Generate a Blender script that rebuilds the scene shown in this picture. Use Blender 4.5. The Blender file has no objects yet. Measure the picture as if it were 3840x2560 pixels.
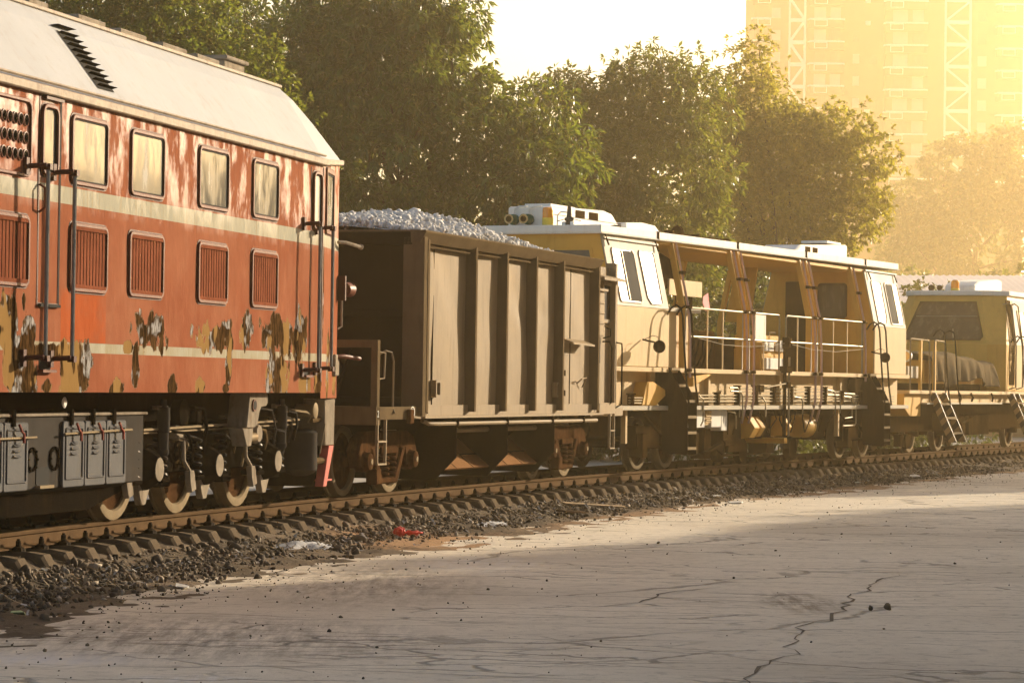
import bpy, bmesh, math, random
import numpy as np
from mathutils import Vector, Matrix
random.seed(7); RNG = np.random.default_rng(7)
R = math.radians
scene = bpy.context.scene
col = scene.collection
ZR = 0.42                      # rail head above the road

# ------------------------------------------------------------------ tags
def tag(o, label=None, cat=None, group=None, kind=None):
    if label: o['label'] = label
    if cat: o['category'] = cat
    if group: o['group'] = group
    if kind: o['kind'] = kind
    return o
def empty(name, loc=(0, 0, 0), rz=0.0, label=None, cat=None, group=None):
    o = bpy.data.objects.new(name, None); col.objects.link(o)
    o.location = loc; o.rotation_euler = (0, 0, rz); o.empty_display_size = .2
    return tag(o, label, cat, group)
def link_mesh(name, me, m, parent=None):
    if m is not None and len(me.materials) == 0: me.materials.append(m)
    o = bpy.data.objects.new(name, me); col.objects.link(o)
    if parent is not None: o.parent = parent
    return o

# ------------------------------------------------------------------ mesh builder
class MB:
    """collects shapes in (s, t, z): s along the vehicle, t to its camera-side flank, z up"""
    def __init__(self, flip=True, fn=None):
        self.v = []; self.f = []; self.starts = []; self.flip = flip; self.fn = fn
    def add(self, vs, fs):
        b = len(self.v); self.starts.append((b, len(self.f)))
        if self.fn: vs = [self.fn(*p) for p in vs]
        self.v += [tuple(p) for p in vs]; self.f += [tuple(b + i for i in f) for f in fs]; return self
    def box(self, s0, s1, t0, t1, z0, z1):
        vs = [(s0,t0,z0),(s1,t0,z0),(s1,t1,z0),(s0,t1,z0),(s0,t0,z1),(s1,t0,z1),(s1,t1,z1),(s0,t1,z1)]
        return self.add(vs, [(0,3,2,1),(4,5,6,7),(0,1,5,4),(1,2,6,5),(2,3,7,6),(3,0,4,7)])
    @staticmethod
    def _ax(axis, a, u, v):
        return (a,u,v) if axis == 's' else ((u,a,v) if axis == 't' else (u,v,a))
    def prism(self, poly, axis, a0, a1):
        n = len(poly)
        vs = [self._ax(axis,a0,*p) for p in poly] + [self._ax(axis,a1,*p) for p in poly]
        fs = [tuple(range(n)), tuple(range(2*n-1, n-1, -1))] + [(i,(i+1)%n,n+(i+1)%n,n+i) for i in range(n)]
        return self.add(vs, fs)
    def ring(self, outer, inner, axis, a0, a1):
        n = len(outer)
        vs = []
        for a in (a0, a1):
            vs += [self._ax(axis,a,*p) for p in outer] + [self._ax(axis,a,*p) for p in inner]
        fs = []
        for i in range(n):
            j = (i+1) % n
            fs += [(i,j,n+j,n+i), (2*n+i,3*n+i,3*n+j,2*n+j), (i,2*n+i,2*n+j,j), (n+i,n+j,3*n+j,3*n+i)]
        return self.add(vs, fs)
    def lathe(self, axis, c, prof, n=20, caps=True):
        """prof: [(offset along axis, radius)] ; c = point on the axis"""
        vs = []; fs = []
        m = len(prof)
        for h, r in prof:
            for k in range(n):
                a = 2*math.pi*k/n; u, w = max(r,1e-4)*math.cos(a), max(r,1e-4)*math.sin(a)
                if axis == 's': vs.append((c[0]+h, c[1]+u, c[2]+w))
                elif axis == 't': vs.append((c[0]+u, c[1]+h, c[2]+w))
                else: vs.append((c[0]+u, c[1]+w, c[2]+h))
        for i in range(m-1):
            for k in range(n):
                fs.append((i*n+k, i*n+(k+1)%n, (i+1)*n+(k+1)%n, (i+1)*n+k))
        if caps: fs.append(tuple(range(n))); fs.append(tuple((m-1)*n+k for k in range(n)))
        return self.add(vs, fs)
    def cyl(self, axis, c, r, h0, h1, n=16): return self.lathe(axis, c, [(h0,r),(h1,r)], n)
    def tube(self, pts, r, n=6):
        P = [Vector(p) for p in pts]; vs = []; fs = []
        ref = None
        for i, p in enumerate(P):
            d = (P[min(i+1,len(P)-1)] - P[max(i-1,0)]).normalized()
            if ref is None: ref = Vector((0,0,1)) if abs(d.z) < .9 else Vector((1,0,0))
            u = (ref - d*ref.dot(d)).normalized(); w = d.cross(u); ref = u
            for k in range(n):
                a = 2*math.pi*k/n; vs.append(tuple(p + u*(r*math.cos(a)) + w*(r*math.sin(a))))
        for i in range(len(P)-1):
            for k in range(n):
                fs.append((i*n+k, i*n+(k+1)%n, (i+1)*n+(k+1)%n, (i+1)*n+k))
        fs.append(tuple(range(n))); fs.append(tuple((len(P)-1)*n+k for k in range(n)))
        return self.add(vs, fs)
    def coil(self, c, rad, r, z0, z1, turns, n=10):
        N = int(turns*n)
        return self.tube([(c[0]+rad*math.cos(2*math.pi*i/n), c[1]+rad*math.sin(2*math.pi*i/n), z0+(z1-z0)*i/N) for i in range(N+1)], r, 6)
    def build_each(self, name, m, parent=None, bevel=0.0, smooth=False):
        """one object per shape added"""
        st = self.starts + [(len(self.v), len(self.f))]; out = []
        for (v0,f0),(v1,f1) in zip(st[:-1], st[1:]):
            q = MB(self.flip); q.v = self.v[v0:v1]; q.f = [tuple(i-v0 for i in f) for f in self.f[f0:f1]]; out.append(q.build(name, m, parent, bevel, smooth))
        return out
    def build(self, name, m, parent=None, bevel=0.0, smooth=False, wob=0.0):
        bm = bmesh.new()
        vs = []
        for p in self.v:
            if wob: p = tuple(q + random.uniform(-wob, wob) for q in p)
            vs.append(bm.verts.new((p[0], -p[1], p[2]) if self.flip else p))
        for f in self.f:
            try: bm.faces.new([vs[i] for i in f])
            except ValueError: pass
        bmesh.ops.recalc_face_normals(bm, faces=bm.faces[:])
        me = bpy.data.meshes.new(name); bm.to_mesh(me); bm.free()
        if smooth:
            for p in me.polygons: p.use_smooth = True
        o = link_mesh(name, me, m, parent)
        if smooth:
            try: me.set_sharp_from_angle(angle=R(38))
            except Exception: pass
        if bevel:
            b = o.modifiers.new('bevel', 'BEVEL'); b.width = bevel; b.segments = 1; b.limit_method = 'ANGLE'; b.angle_limit = R(40)
        return o
def rrect(a0, a1, b0, b1, r, n=4):
    out = []
    for cx, cy, st in ((a1-r,b1-r,0),(a0+r,b1-r,90),(a0+r,b0+r,180),(a1-r,b0+r,270)):
        for k in range(n+1):
            a = R(st+90*k/n); out.append((cx+r*math.cos(a), cy+r*math.sin(a)))
    return out
def bulk_mesh(name, V, F, m, smooth=False):
    """V (n,3) array, F (k,4) or (k,3) array of the same arity"""
    me = bpy.data.meshes.new(name); V = np.asarray(V, np.float32); F = np.asarray(F, np.int32); k = F.shape[1]
    me.vertices.add(len(V)); me.vertices.foreach_set('co', V.ravel())
    me.loops.add(F.size); me.loops.foreach_set('vertex_index', F.ravel())
    me.polygons.add(len(F)); me.polygons.foreach_set('loop_start', np.arange(0, F.size, k, dtype=np.int32))
    try: me.polygons.foreach_set('loop_total', np.full(len(F), k, np.int32))
    except Exception: pass
    if smooth: me.polygons.foreach_set('use_smooth', np.ones(len(F), bool))
    me.update(calc_edges=True); me.validate()
    if m: me.materials.append(m)
    return me
def fattr(me, name, vals, domain):
    a = me.attributes.new(name, 'FLOAT', domain); a.data.foreach_set('value', np.asarray(vals, np.float32))

# ------------------------------------------------------------------ materials
def nodes_of(m): return m.node_tree.nodes, m.node_tree.links
class NT:
    def __init__(self, name):
        self.m = bpy.data.materials.new(name); self.m.use_nodes = True
        self.n, self.l = nodes_of(self.m); self.b = self.n['Principled BSDF']
        self.tc = self.n.new('ShaderNodeTexCoord')
    def mapping(self, scale, src='Object'):
        mp = self.n.new('ShaderNodeMapping'); mp.inputs['Scale'].default_value = scale
        self.l.new(self.tc.outputs[src], mp.inputs['Vector']); return mp.outputs[0]
    def noise(self, vec, scale, detail=4, rough=.6, dist=0.0):
        t = self.n.new('ShaderNodeTexNoise'); t.inputs['Scale'].default_value = scale; t.inputs['Detail'].default_value = detail
        t.inputs['Roughness'].default_value = rough; t.inputs['Distortion'].default_value = dist
        self.l.new(vec, t.inputs['Vector']); return t.outputs['Fac']
    def ramp(self, fac, p0, p1, c0=(0,0,0,1), c1=(1,1,1,1)):
        r = self.n.new('ShaderNodeValToRGB'); e = r.color_ramp.elements
        e[0].position = p0; e[1].position = p1; e[0].color = c0; e[1].color = c1
        self.l.new(fac, r.inputs['Fac']); return r.outputs['Color']
    def mix(self, fac, a, b, mode='MIX'):
        x = self.n.new('ShaderNodeMix'); x.data_type = 'RGBA'; x.blend_type = mode
        for i, s in ((0, fac), (6, a), (7, b)):
            if hasattr(s, 'is_output') or hasattr(s, 'links'): self.l.new(s, x.inputs[i])
            elif i == 0: x.inputs[0].default_value = s
            else: x.inputs[i].default_value = (s[0], s[1], s[2], 1)
        return x.outputs[2]
    def math(self, op, a, b=0.0, clamp=False):
        x = self.n.new('ShaderNodeMath'); x.operation = op; x.use_clamp = clamp
        for i, s in ((0, a), (1, b)):
            if hasattr(s, 'links'): self.l.new(s, x.inputs[i])
            else: x.inputs[i].default_value = s
        return x.outputs[0]
    def attr(self, name):
        a = self.n.new('ShaderNodeAttribute'); a.attribute_name = name; return a.outputs['Fac']
    def sep(self, src='Object'):
        s = self.n.new('ShaderNodeSeparateXYZ'); self.l.new(self.tc.outputs[src], s.inputs[0]); return s.outputs
    def bump(self, h, strength, dist, prev=None):
        b = self.n.new('ShaderNodeBump'); b.inputs['Strength'].default_value = strength; b.inputs['Distance'].default_value = dist
        self.l.new(h, b.inputs['Height'])
        if prev is not None: self.l.new(prev, b.inputs['Normal'])
        return b.outputs['Normal']
    def set(self, k, v):
        i = self.b.inputs[k]
        if hasattr(v, 'links'): self.l.new(v, i)
        else: i.default_value = v if not (isinstance(v, tuple) and len(v) == 3) else (*v, 1)
def wm(name, c, rough=.55, metal=0.0, var=.18, scale=2.5, dirt=(.05,.035,.02), damt=.35, bump=.25, bscale=30, streak=True, spec=.07):
    """weathered paint / metal: mottled tone, dirt streaks, fine bump"""
    t = NT(name)
    v = t.tc.outputs['Object']
    n1 = t.noise(v, scale, 6, .65)
    base = t.mix(t.ramp(n1, .3, .7), tuple(x*(1-var) for x in c), tuple(min(1, x*(1+var)) for x in c))
    if damt:
        vec = t.mapping((5, 5, .7) if streak else (2, 2, 2))
        n2 = t.noise(vec, 1.6, 8, .7)
        base = t.mix(t.math('MULTIPLY', t.ramp(n2, .52, .74), damt), base, dirt)
    t.set('Base Color', base); t.set('Metallic', metal); t.set('Specular IOR Level', spec)
    t.set('Roughness', t.math('ADD', t.math('MULTIPLY', n1, .25), rough-.12))
    if bump: t.set('Normal', t.bump(t.noise(v, bscale, 4), bump, .01))
    return t.m
M = {}
M['dark'] = wm('dark_underframe_grime', (.010,.008,.006), .85, 0, .3, 4, (.045,.026,.013), .5, .4, spec=.0)
M['grey'] = wm('dark_grey_paint', (.060,.055,.050), .6, .0, .2, 2, (.05,.035,.025), .4, .15, spec=.0)
M['pale'] = wm('pale_grey_flaking_paint', (.27,.23,.18), .65, 0, .25, 5, (.07,.035,.018), .8, .3, spec=.0)
M['silver'] = wm('silver_roof_paint', (.355,.36,.37), .6, .05, .10, .7, (.26,.20,.13), .35, .06, 8)
M['trim'] = wm('rusty_roof_trim', (.34,.27,.20), .6, 0, .3, 8, (.12,.05,.02), .7, .4)
M['black'] = wm('black_opening', (.008,.008,.008), .8, 0, .1, 2, damt=0, bump=0)
M['redframe'] = wm('red_brown_frame', (.13,.036,.018), .45, 0, .25, 6, (.06,.02,.01), .4, .2)
M['redslat'] = wm('red_brown_slats', (.20,.068,.038), .5, 0, .2, 5, (.07,.02,.012), .5, .2, spec=.0)
M['redlever'] = wm('red_lever', (.30,.06,.04), .5)
M['pilotred'] = wm('faded_red_edge', (.50,.11,.08), .5, 0, .2, 5, (.15,.05,.03), .4)
M['pole'] = wm('grey_steel_rod', (.16,.155,.15), .4, .6, .2, 8, (.08,.05,.03), .4)
M['darkred'] = wm('dark_red_bracket', (.075,.022,.014), .5)
M['steel'] = wm('worn_steel', (.235,.185,.12), .55, .1, .15, 6, (.22,.13,.06), .5, .2, spec=.0)
M['spring'] = wm('spring_steel', (.022,.021,.02), .4, .4, .2, 6, (.12,.07,.03), .4, spec=.0)
M['rust'] = wm('rusted_cast_iron', (.07,.035,.017), .85, 0, .35, 7, (.20,.09,.035), .5, .5, spec=.0)
M['wagon'] = wm('taupe_wagon_paint', (.25,.185,.108), .66, 0, .13, 1.6, (.11,.07,.04), .5, .15, 12)
M['wagonpost'] = wm('shaded_taupe_post', (.135,.098,.058), .7, 0, .15, 2, (.06,.04,.025), .5, .2, spec=0)  # same wagon taupe, with the shade on posts and frames put into it
M['wagondark'] = wm('shade_dark_taupe', (.020,.014,.009), .7, 0, .2, 2, (.05,.03,.02), .4, .3, spec=.0)  # wagon taupe with the end wall's shade in its colour; also seams, fittings
M['chute'] = wm('rust_brown_chute', (.26,.14,.07), .6, 0, .15, 2.5, (.15,.08,.04), .4, .2, spec=.0)
M['cream'] = wm('cream_white_paint', (.40,.355,.27), .6, 0, .06, 1.5, (.45,.30,.15), .25, .06, 10)
M['white'] = wm('white_roof_paint', (.78,.76,.70), .45, 0, .05, 2, (.45,.35,.22), .25, .06, 10)
M['yellow'] = wm('pale_yellow_paint', (.56,.40,.20), .55, 0, .10, 1.5, (.32,.17,.05), .35, .08, 10)  # paler, less saturated than the deep body yellow
M['deepyellow'] = wm('deep_yellow_paint', (.60,.345,.075), .5, 0, .10, 1.5, (.28,.13,.03), .3, .08, 10)
M['brown'] = wm('dark_brown_machinery', (.040,.024,.010), .74, 0, .3, 5, (.085,.045,.015), .5, .4, spec=.0)
M['chrome'] = wm('bright_pipe', (.36,.29,.18), .5, .2, .08, 8, (.3,.2,.1), .2, .1)
M['hose'] = wm('pinkish_hose', (.52,.36,.31), .5, 0, .1, 6, (.2,.1,.08), .2)
M['blackbrown'] = wm('black_ladder_paint', (.018,.013,.009), .5, 0, .2, 4, (.1,.06,.03), .4, spec=.0)
M['boxwhite'] = wm('pale_box_paint', (.70,.68,.62), .45, 0, .06, 3, (.4,.3,.2), .25, .1)
M['green'] = wm('green_horn_paint', (.02,.10,.06), .35)
M['brass'] = wm('dull_brass', (.40,.28,.13), .35, .6)
M['beaconbase'] = wm('yellow_beacon_base', (.62,.48,.08), .4)
M['rail'] = wm('rusty_rail', (.10,.063,.035), .65, .05, .2, 5, (.09,.045,.02), .5, .3, spec=.0)
M['sleeper'] = wm('weathered_concrete', (.135,.105,.075), .85, 0, .25, 7, (.05,.035,.022), .6, .6, 40, spec=.0)
M['clip'] = wm('black_rail_clip', (.020,.014,.009), .6, .2, .3, 20, spec=.0)
M['tarp'] = wm('pale_tarpaulin', (.15,.118,.078), .8, 0, .12, 3, (.04,.03,.02), .3, .1, spec=0)
M['brick'] = wm('red_brown_brick', (.22,.09,.045), .8, 0, .08, .12, (.2,.09,.05), .2, 0)
M['concrete'] = wm('white_concrete', (.80,.77,.72), .7, 0, .06, .3, (.5,.4,.3), .2, 0)
M['shedwall'] = wm('brown_shed_wall', (.26,.17,.10), .7, 0, .15, .8)
M['shedroof'] = wm('pale_metal_roof', (.55,.48,.46), .42, .2, .1, .8, (.35,.2,.12), .4, .1)
M['bark'] = wm('grey_brown_bark', (.085,.06,.042), .9, 0, .3, 3, (.03,.02,.015), .5, .6, 15, spec=.0)
M['grime'] = wm('oily_rag_brown', (.16,.11,.06), .8, 0, .3, 15, bump=.5, spec=.0)
def glass(name, c=(.10,.11,.105), rough=.06, dust=.3, dustc=(.28,.26,.22), sp=.75):
    t = NT(name); v = t.mapping((3,3,.8)); n = t.noise(v, 2.2, 6, .65)
    t.set('Base Color', t.mix(t.math('MULTIPLY', t.ramp(n,.4,.7), dust), c, dustc))
    t.set('Roughness', t.math('ADD', t.math('MULTIPLY', t.ramp(n,.45,.7), .3), rough)); t.set('IOR', 1.52); t.set('Specular IOR Level', sp)
    w = t.noise(t.tc.outputs['Object'], 1.1, 2)
    t.set('Normal', t.bump(w, .07, .05)); return t.m
M['glass'] = glass('dusty_window_glass', (.095,.093,.086), .08, .4, (.17,.165,.15), .10)
M['paleglass'] = glass('sheet_covered_glass', (.40,.38,.33), .15, .3, (.5,.47,.40), .15)
M['darkglass'] = glass('dark_window_glass', (.05,.032,.014), .12, .4, (.16,.10,.045), .35)
M['ochreframe'] = wm('ochre_window_frame', (.20,.115,.04), .5)
t = NT('amber_lens'); t.set('Base Color', (.95,.38,.03)); t.set('Roughness', .12); t.set('Transmission Weight', .35); M['amber'] = t.m
t = NT('red_plastic'); t.set('Base Color', (.75,.05,.025)); t.set('Roughness', .35); M['redplastic'] = t.m
t = NT('pink_cloth'); t.set('Base Color', (.75,.22,.24)); t.set('Roughness', .8); M['pink'] = t.m
t = NT('lamp_glass'); t.set('Base Color', (.75,.48,.16)); t.set('Roughness', .12); t.set('Specular IOR Level', .8); M['lamp'] = t.m
t = NT('red_lens'); t.set('Base Color', (.5,.06,.02)); t.set('Roughness', .2); M['redlens'] = t.m
t = NT('paper_scrap'); t.set('Base Color', t.mix(t.noise(t.tc.outputs['Object'], 9), (.42,.40,.36), (.72,.70,.66))); t.set('Roughness', .8); M['paper'] = t.m
t = NT('green_packet'); t.set('Base Color', (.30,.42,.22)); t.set('Roughness', .4); M['packet'] = t.m
M['plank'] = wm('weathered_plank', (.36,.26,.16), .8, 0, .25, 6, (.1,.06,.03), .5, .5)
M['whitepaint'] = wm('white_stencil', (.7,.68,.62), .6, damt=0, bump=0)
# hazard stripes for the ladders of the far vehicle
t = NT('striped_ladder_paint'); s = t.sep(); w = t.math('FRACT', t.math('MULTIPLY', t.math('ADD', s[1], s[2]), 3.4))
t.set('Base Color', t.mix(t.math('GREATER_THAN', w, .5), (.05,.035,.02), (.30,.19,.08))); t.set('Roughness', .5); M['stripes'] = t.m

# loco flank paint: red with two cream bands, peeled to filler, primer and rust where the 'wear' attribute says
t = NT('peeling_red_loco_paint'); ob = t.tc.outputs['Object']; s = t.sep(); z = s[2]
n1 = t.noise(ob, 1.3, 6, .65); vs_ = t.mapping((2.2,2.2,1.0)); n2 = t.noise(vs_, 2.2, 7, .68)
red = t.mix(t.ramp(n1,.3,.7), (.235,.078,.042), (.30,.122,.070))
px = s[0]; zup = t.math('MULTIPLY', t.math('SUBTRACT', z, 2.75), 2.5, True)
red = t.mix(t.math('MULTIPLY', t.ramp(n2,.5,.68), t.math('ADD', .10, t.math('MULTIPLY', zup, .22))), red, (.50,.28,.18))  # glare on the upper panels mixed into the red as pale blotches
inpan = t.math('MULTIPLY', t.math('MULTIPLY', t.math('GREATER_THAN', px, -4.98), t.math('LESS_THAN', px, -3.98)), t.math('MULTIPLY', t.math('GREATER_THAN', z, 1.66), t.math('LESS_THAN', z, 2.11)))
run = t.noise(t.mapping((26,26,.5)), 1.0, 4, .6)
red = t.mix(t.math('MULTIPLY', t.ramp(run,.60,.72), .35), red, (.16,.05,.022))
red = t.mix(t.math('MULTIPLY', inpan, t.math('MULTIPLY', .75, t.ramp(t.noise(ob,3.0,5),.3,.55))), red, (.36,.082,.026))
def band(z0, z1): return t.math('MULTIPLY', t.math('GREATER_THAN', z, z0), t.math('LESS_THAN', z, z1))
crm = t.mix(t.ramp(n2,.42,.7), (.36,.345,.275), (.29,.25,.16)); crm = t.mix(t.math('MULTIPLY', t.ramp(run,.56,.70), .6), crm, (.30,.19,.08))
base = t.mix(band(2.825,2.97), red, crm); base = t.mix(band(1.57,1.655), base, crm)
ws = t.attr('wear'); nz = t.noise(t.mapping((7,7,4.2)), 1.0, 3, .5); nz2 = t.noise(ob, 2.6, 4, .6)
wv = t.math('ADD', ws, t.math('ADD', t.math('MULTIPLY', t.math('SUBTRACT', nz, .5), 2.3), t.math('MULTIPLY', t.math('SUBTRACT', nz2, .5), 1.5)))
mask = t.ramp(wv, .04, .055)
vs3 = t.mapping((7,7,1.4)); n3 = t.noise(vs3, 4.5, 8, .75); n4 = t.noise(ob, 2.1, 3)
under = t.mix(t.ramp(n3,.44,.56), (.014,.008,.004), (.085,.045,.017))
under = t.mix(t.ramp(n4,.53,.56), under, t.mix(t.ramp(n3,.45,.55), (.33,.32,.31), (.03,.017,.008)))
under = t.mix(t.ramp(t.noise(t.mapping((3,3,1.2)),1.0,3),.56,.575), under, (.24,.145,.055))
under = t.mix(t.math('MULTIPLY', t.math('SUBTRACT', 1.0, t.ramp(wv,.06,.10)), .6), under, (.34,.27,.19))  # pale primer rim, also painting the highlight of the peeled edge
edge = t.math('MULTIPLY', t.ramp(wv,-.03,.04), t.math('SUBTRACT', 1.0, mask))
base = t.mix(t.math('MULTIPLY', edge, .8), base, (.10,.028,.012))
t.set('Base Color', t.mix(mask, base, under))
sheen = t.math('MULTIPLY', t.ramp(n2,.46,.60), zup)
t.set('Roughness', t.math('ADD', t.math('MULTIPLY', mask, .2), t.math('SUBTRACT', .60, t.math('MULTIPLY', sheen, .24))))
b1 = t.bump(t.noise(vs_, 1.7, 3), .5, .03); b1 = t.bump(mask, .6, -.006, b1)
t.set('Normal', t.bump(nz, .12, .008, b1)); t.set('Specular IOR Level', t.math('MULTIPLY', sheen, .16))
M['loco'] = t.m

M['doorgrey'] = wm('blue_grey_door_paint', (.070,.070,.074), .5, .0, .15, 3, (.04,.03,.02), .35, .15, spec=.04)
# leaves
def leafmat(name, c0, c1, trans):
    t = NT(name); a = t.attr('tone')
    c = t.mix(a, c0, c1); t.set('Base Color', c); t.set('Roughness', .33); t.set('Specular IOR Level', .6)
    tr = t.n.new('ShaderNodeBsdfTranslucent'); t.l.new(t.mix(.55, c, (.36,.38,.03)), tr.inputs['Color'])
    mx = t.n.new('ShaderNodeMixShader'); mx.inputs[0].default_value = trans
    t.l.new(t.b.outputs[0], mx.inputs[1]); t.l.new(tr.outputs[0], mx.inputs[2])
    t.l.new(mx.outputs[0], t.n['Material Output'].inputs['Surface']); return t.m
M['leaf'] = leafmat('broad_dark_leaves', (.010,.034,.007), (.062,.150,.026), .36)
M['leaf2'] = leafmat('small_green_leaves', (.016,.044,.007), (.085,.165,.026), .38)
M['leaf3'] = leafmat('olive_leaves', (.026,.042,.007), (.13,.15,.026), .42)
M['leafgold'] = leafmat('glow_tinted_leaves', (.15,.105,.013), (.42,.28,.03), .64)  # golden glow of the flare put into the leaf colour
M['leafdark'] = leafmat('shrub_leaves', (.010,.022,.005), (.055,.09,.018), .25)

# ------------------------------------------------------------------ the track curve (outer edge of the near rail, fitted)
CF = (1.970643280721153, 7.591935695573383, 1.0019893947246725, -0.31304933236604615)
def Xr0(y): u = (y-45)/20.; return CF[0]+CF[1]*u+CF[2]*u*u+CF[3]*u**3
def dX0(y): u = (y-45)/20.; return (CF[1]+2*CF[2]*u+3*CF[3]*u*u)/20
def Xr(y):
    if y < 18: return Xr0(18)+dX0(18)*(y-18)
    if y > 66: return Xr0(66)+dX0(66)*(y-66)+.0012*(y-66)**2
    return Xr0(y)
def hd(y): return math.atan((Xr(y+.05)-Xr(y-.05))/.1)
def track_pt(y, t):
    h = hd(y); return (Xr(y)+math.cos(h)*(t-.79), y-math.sin(h)*(t-.79))
ST = []                                       # stations every ~2 cm: (arc, y)
arc = 0.0; yy = 10.0
while yy < 112: ST.append((arc, yy)); arc += .05/math.cos(hd(yy)); yy += .05
SA = np.array(ST)
def y_at(a): return float(np.interp(a, SA[:,0], SA[:,1]))
def arc_at(y): return float(np.interp(y, SA[:,1], SA[:,0]))
def vframe(y, hdeg):
    h = R(hdeg); th = hd(y)
    o = (Xr(y)-math.cos(th)*.79, y+math.sin(th)*.79, ZR)
    return o, math.pi/2 - h

# ------------------------------------------------------------------ camera, sun, sky, air
SUN_AZ, SUN_EL = 44.0, 14.0
cam = bpy.data.objects.new('camera', bpy.data.cameras.new('camera')); col.objects.link(cam)
cam.data.sensor_width = 36.0; cam.data.lens = 100.0; cam.data.clip_start = .2; cam.data.clip_end = 5000
pitch = math.atan(161/10667.); roll = R(.8)
fw = Vector((0, math.cos(pitch), math.sin(pitch))); rt = Vector((1,0,0)); up = rt.cross(fw)
rt2 = rt*math.cos(roll)+up*math.sin(roll); up2 = up*math.cos(roll)-rt*math.sin(roll)
mw = Matrix((rt2, up2, -fw)).transposed().to_4x4(); mw.translation = (0, 0, 1.35+ZR); cam.matrix_world = mw
scene.camera = cam
world = bpy.data.worlds.new('World'); scene.world = world; world.use_nodes = True
wn, wl = world.node_tree.nodes, world.node_tree.links
sky = wn.new('ShaderNodeTexSky'); sky.sky_type = 'NISHITA'; sky.sun_disc = False
sky.sun_elevation = R(SUN_EL); sky.sun_rotation = R(SUN_AZ); sky.air_density = .8; sky.dust_density = 2.2; sky.ozone_density = 1.0
tint = wn.new('ShaderNodeMix'); tint.data_type = 'RGBA'; tint.blend_type = 'MULTIPLY'; tint.inputs[0].default_value = 1
tint.inputs[7].default_value = (1.0, .965, .90, 1); wl.new(sky.outputs[0], tint.inputs[6]); wl.new(tint.outputs[2], wn['Background'].inputs[0]); wn['Background'].inputs[1].default_value = .10
sd = bpy.data.lights.new('sun', 'SUN'); sd.energy = 4.6; sd.angle = R(.6); sd.color = (1.0, .83, .60)
so = bpy.data.objects.new('sun', sd); col.objects.link(so)
a, e = R(SUN_AZ), R(SUN_EL)
sdir = Vector((math.sin(a)*math.cos(e), math.cos(a)*math.cos(e), math.sin(e)))
so.rotation_euler = sdir.to_track_quat('Z', 'Y').to_euler(); so.location = (30, 0, 40)
scene.view_settings.view_transform = 'Standard'; scene.view_settings.look = 'None'
scene.view_settings.exposure = 1.42; scene.view_settings.gamma = 1.0
cy = scene.cycles
cy.use_denoising = True; cy.max_bounces = 6; cy.diffuse_bounces = 3; cy.glossy_bounces = 3; cy.transmission_bounces = 4
cy.volume_bounces = 1; cy.transparent_max_bounces = 6; cy.sample_clamp_indirect = 8
try: cy.denoiser = 'OPENIMAGEDENOISE'
except Exception: pass
hz = MB(flip=False).box(-420, 420, -110, 640, -1.2, 60)
t = NT('hazy_air'); t.n.remove(t.b)
pv = t.n.new('ShaderNodeVolumePrincipled'); pv.inputs['Color'].default_value = (1.0,.79,.45,1)  # golden volume tint stands in for the lens flare's glow
pv.inputs['Density'].default_value = .0014; pv.inputs['Anisotropy'].default_value = .76
t.l.new(pv.outputs[0], t.n['Material Output'].inputs['Volume'])
tag(hz.build('haze', t.m), kind='stuff')

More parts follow.
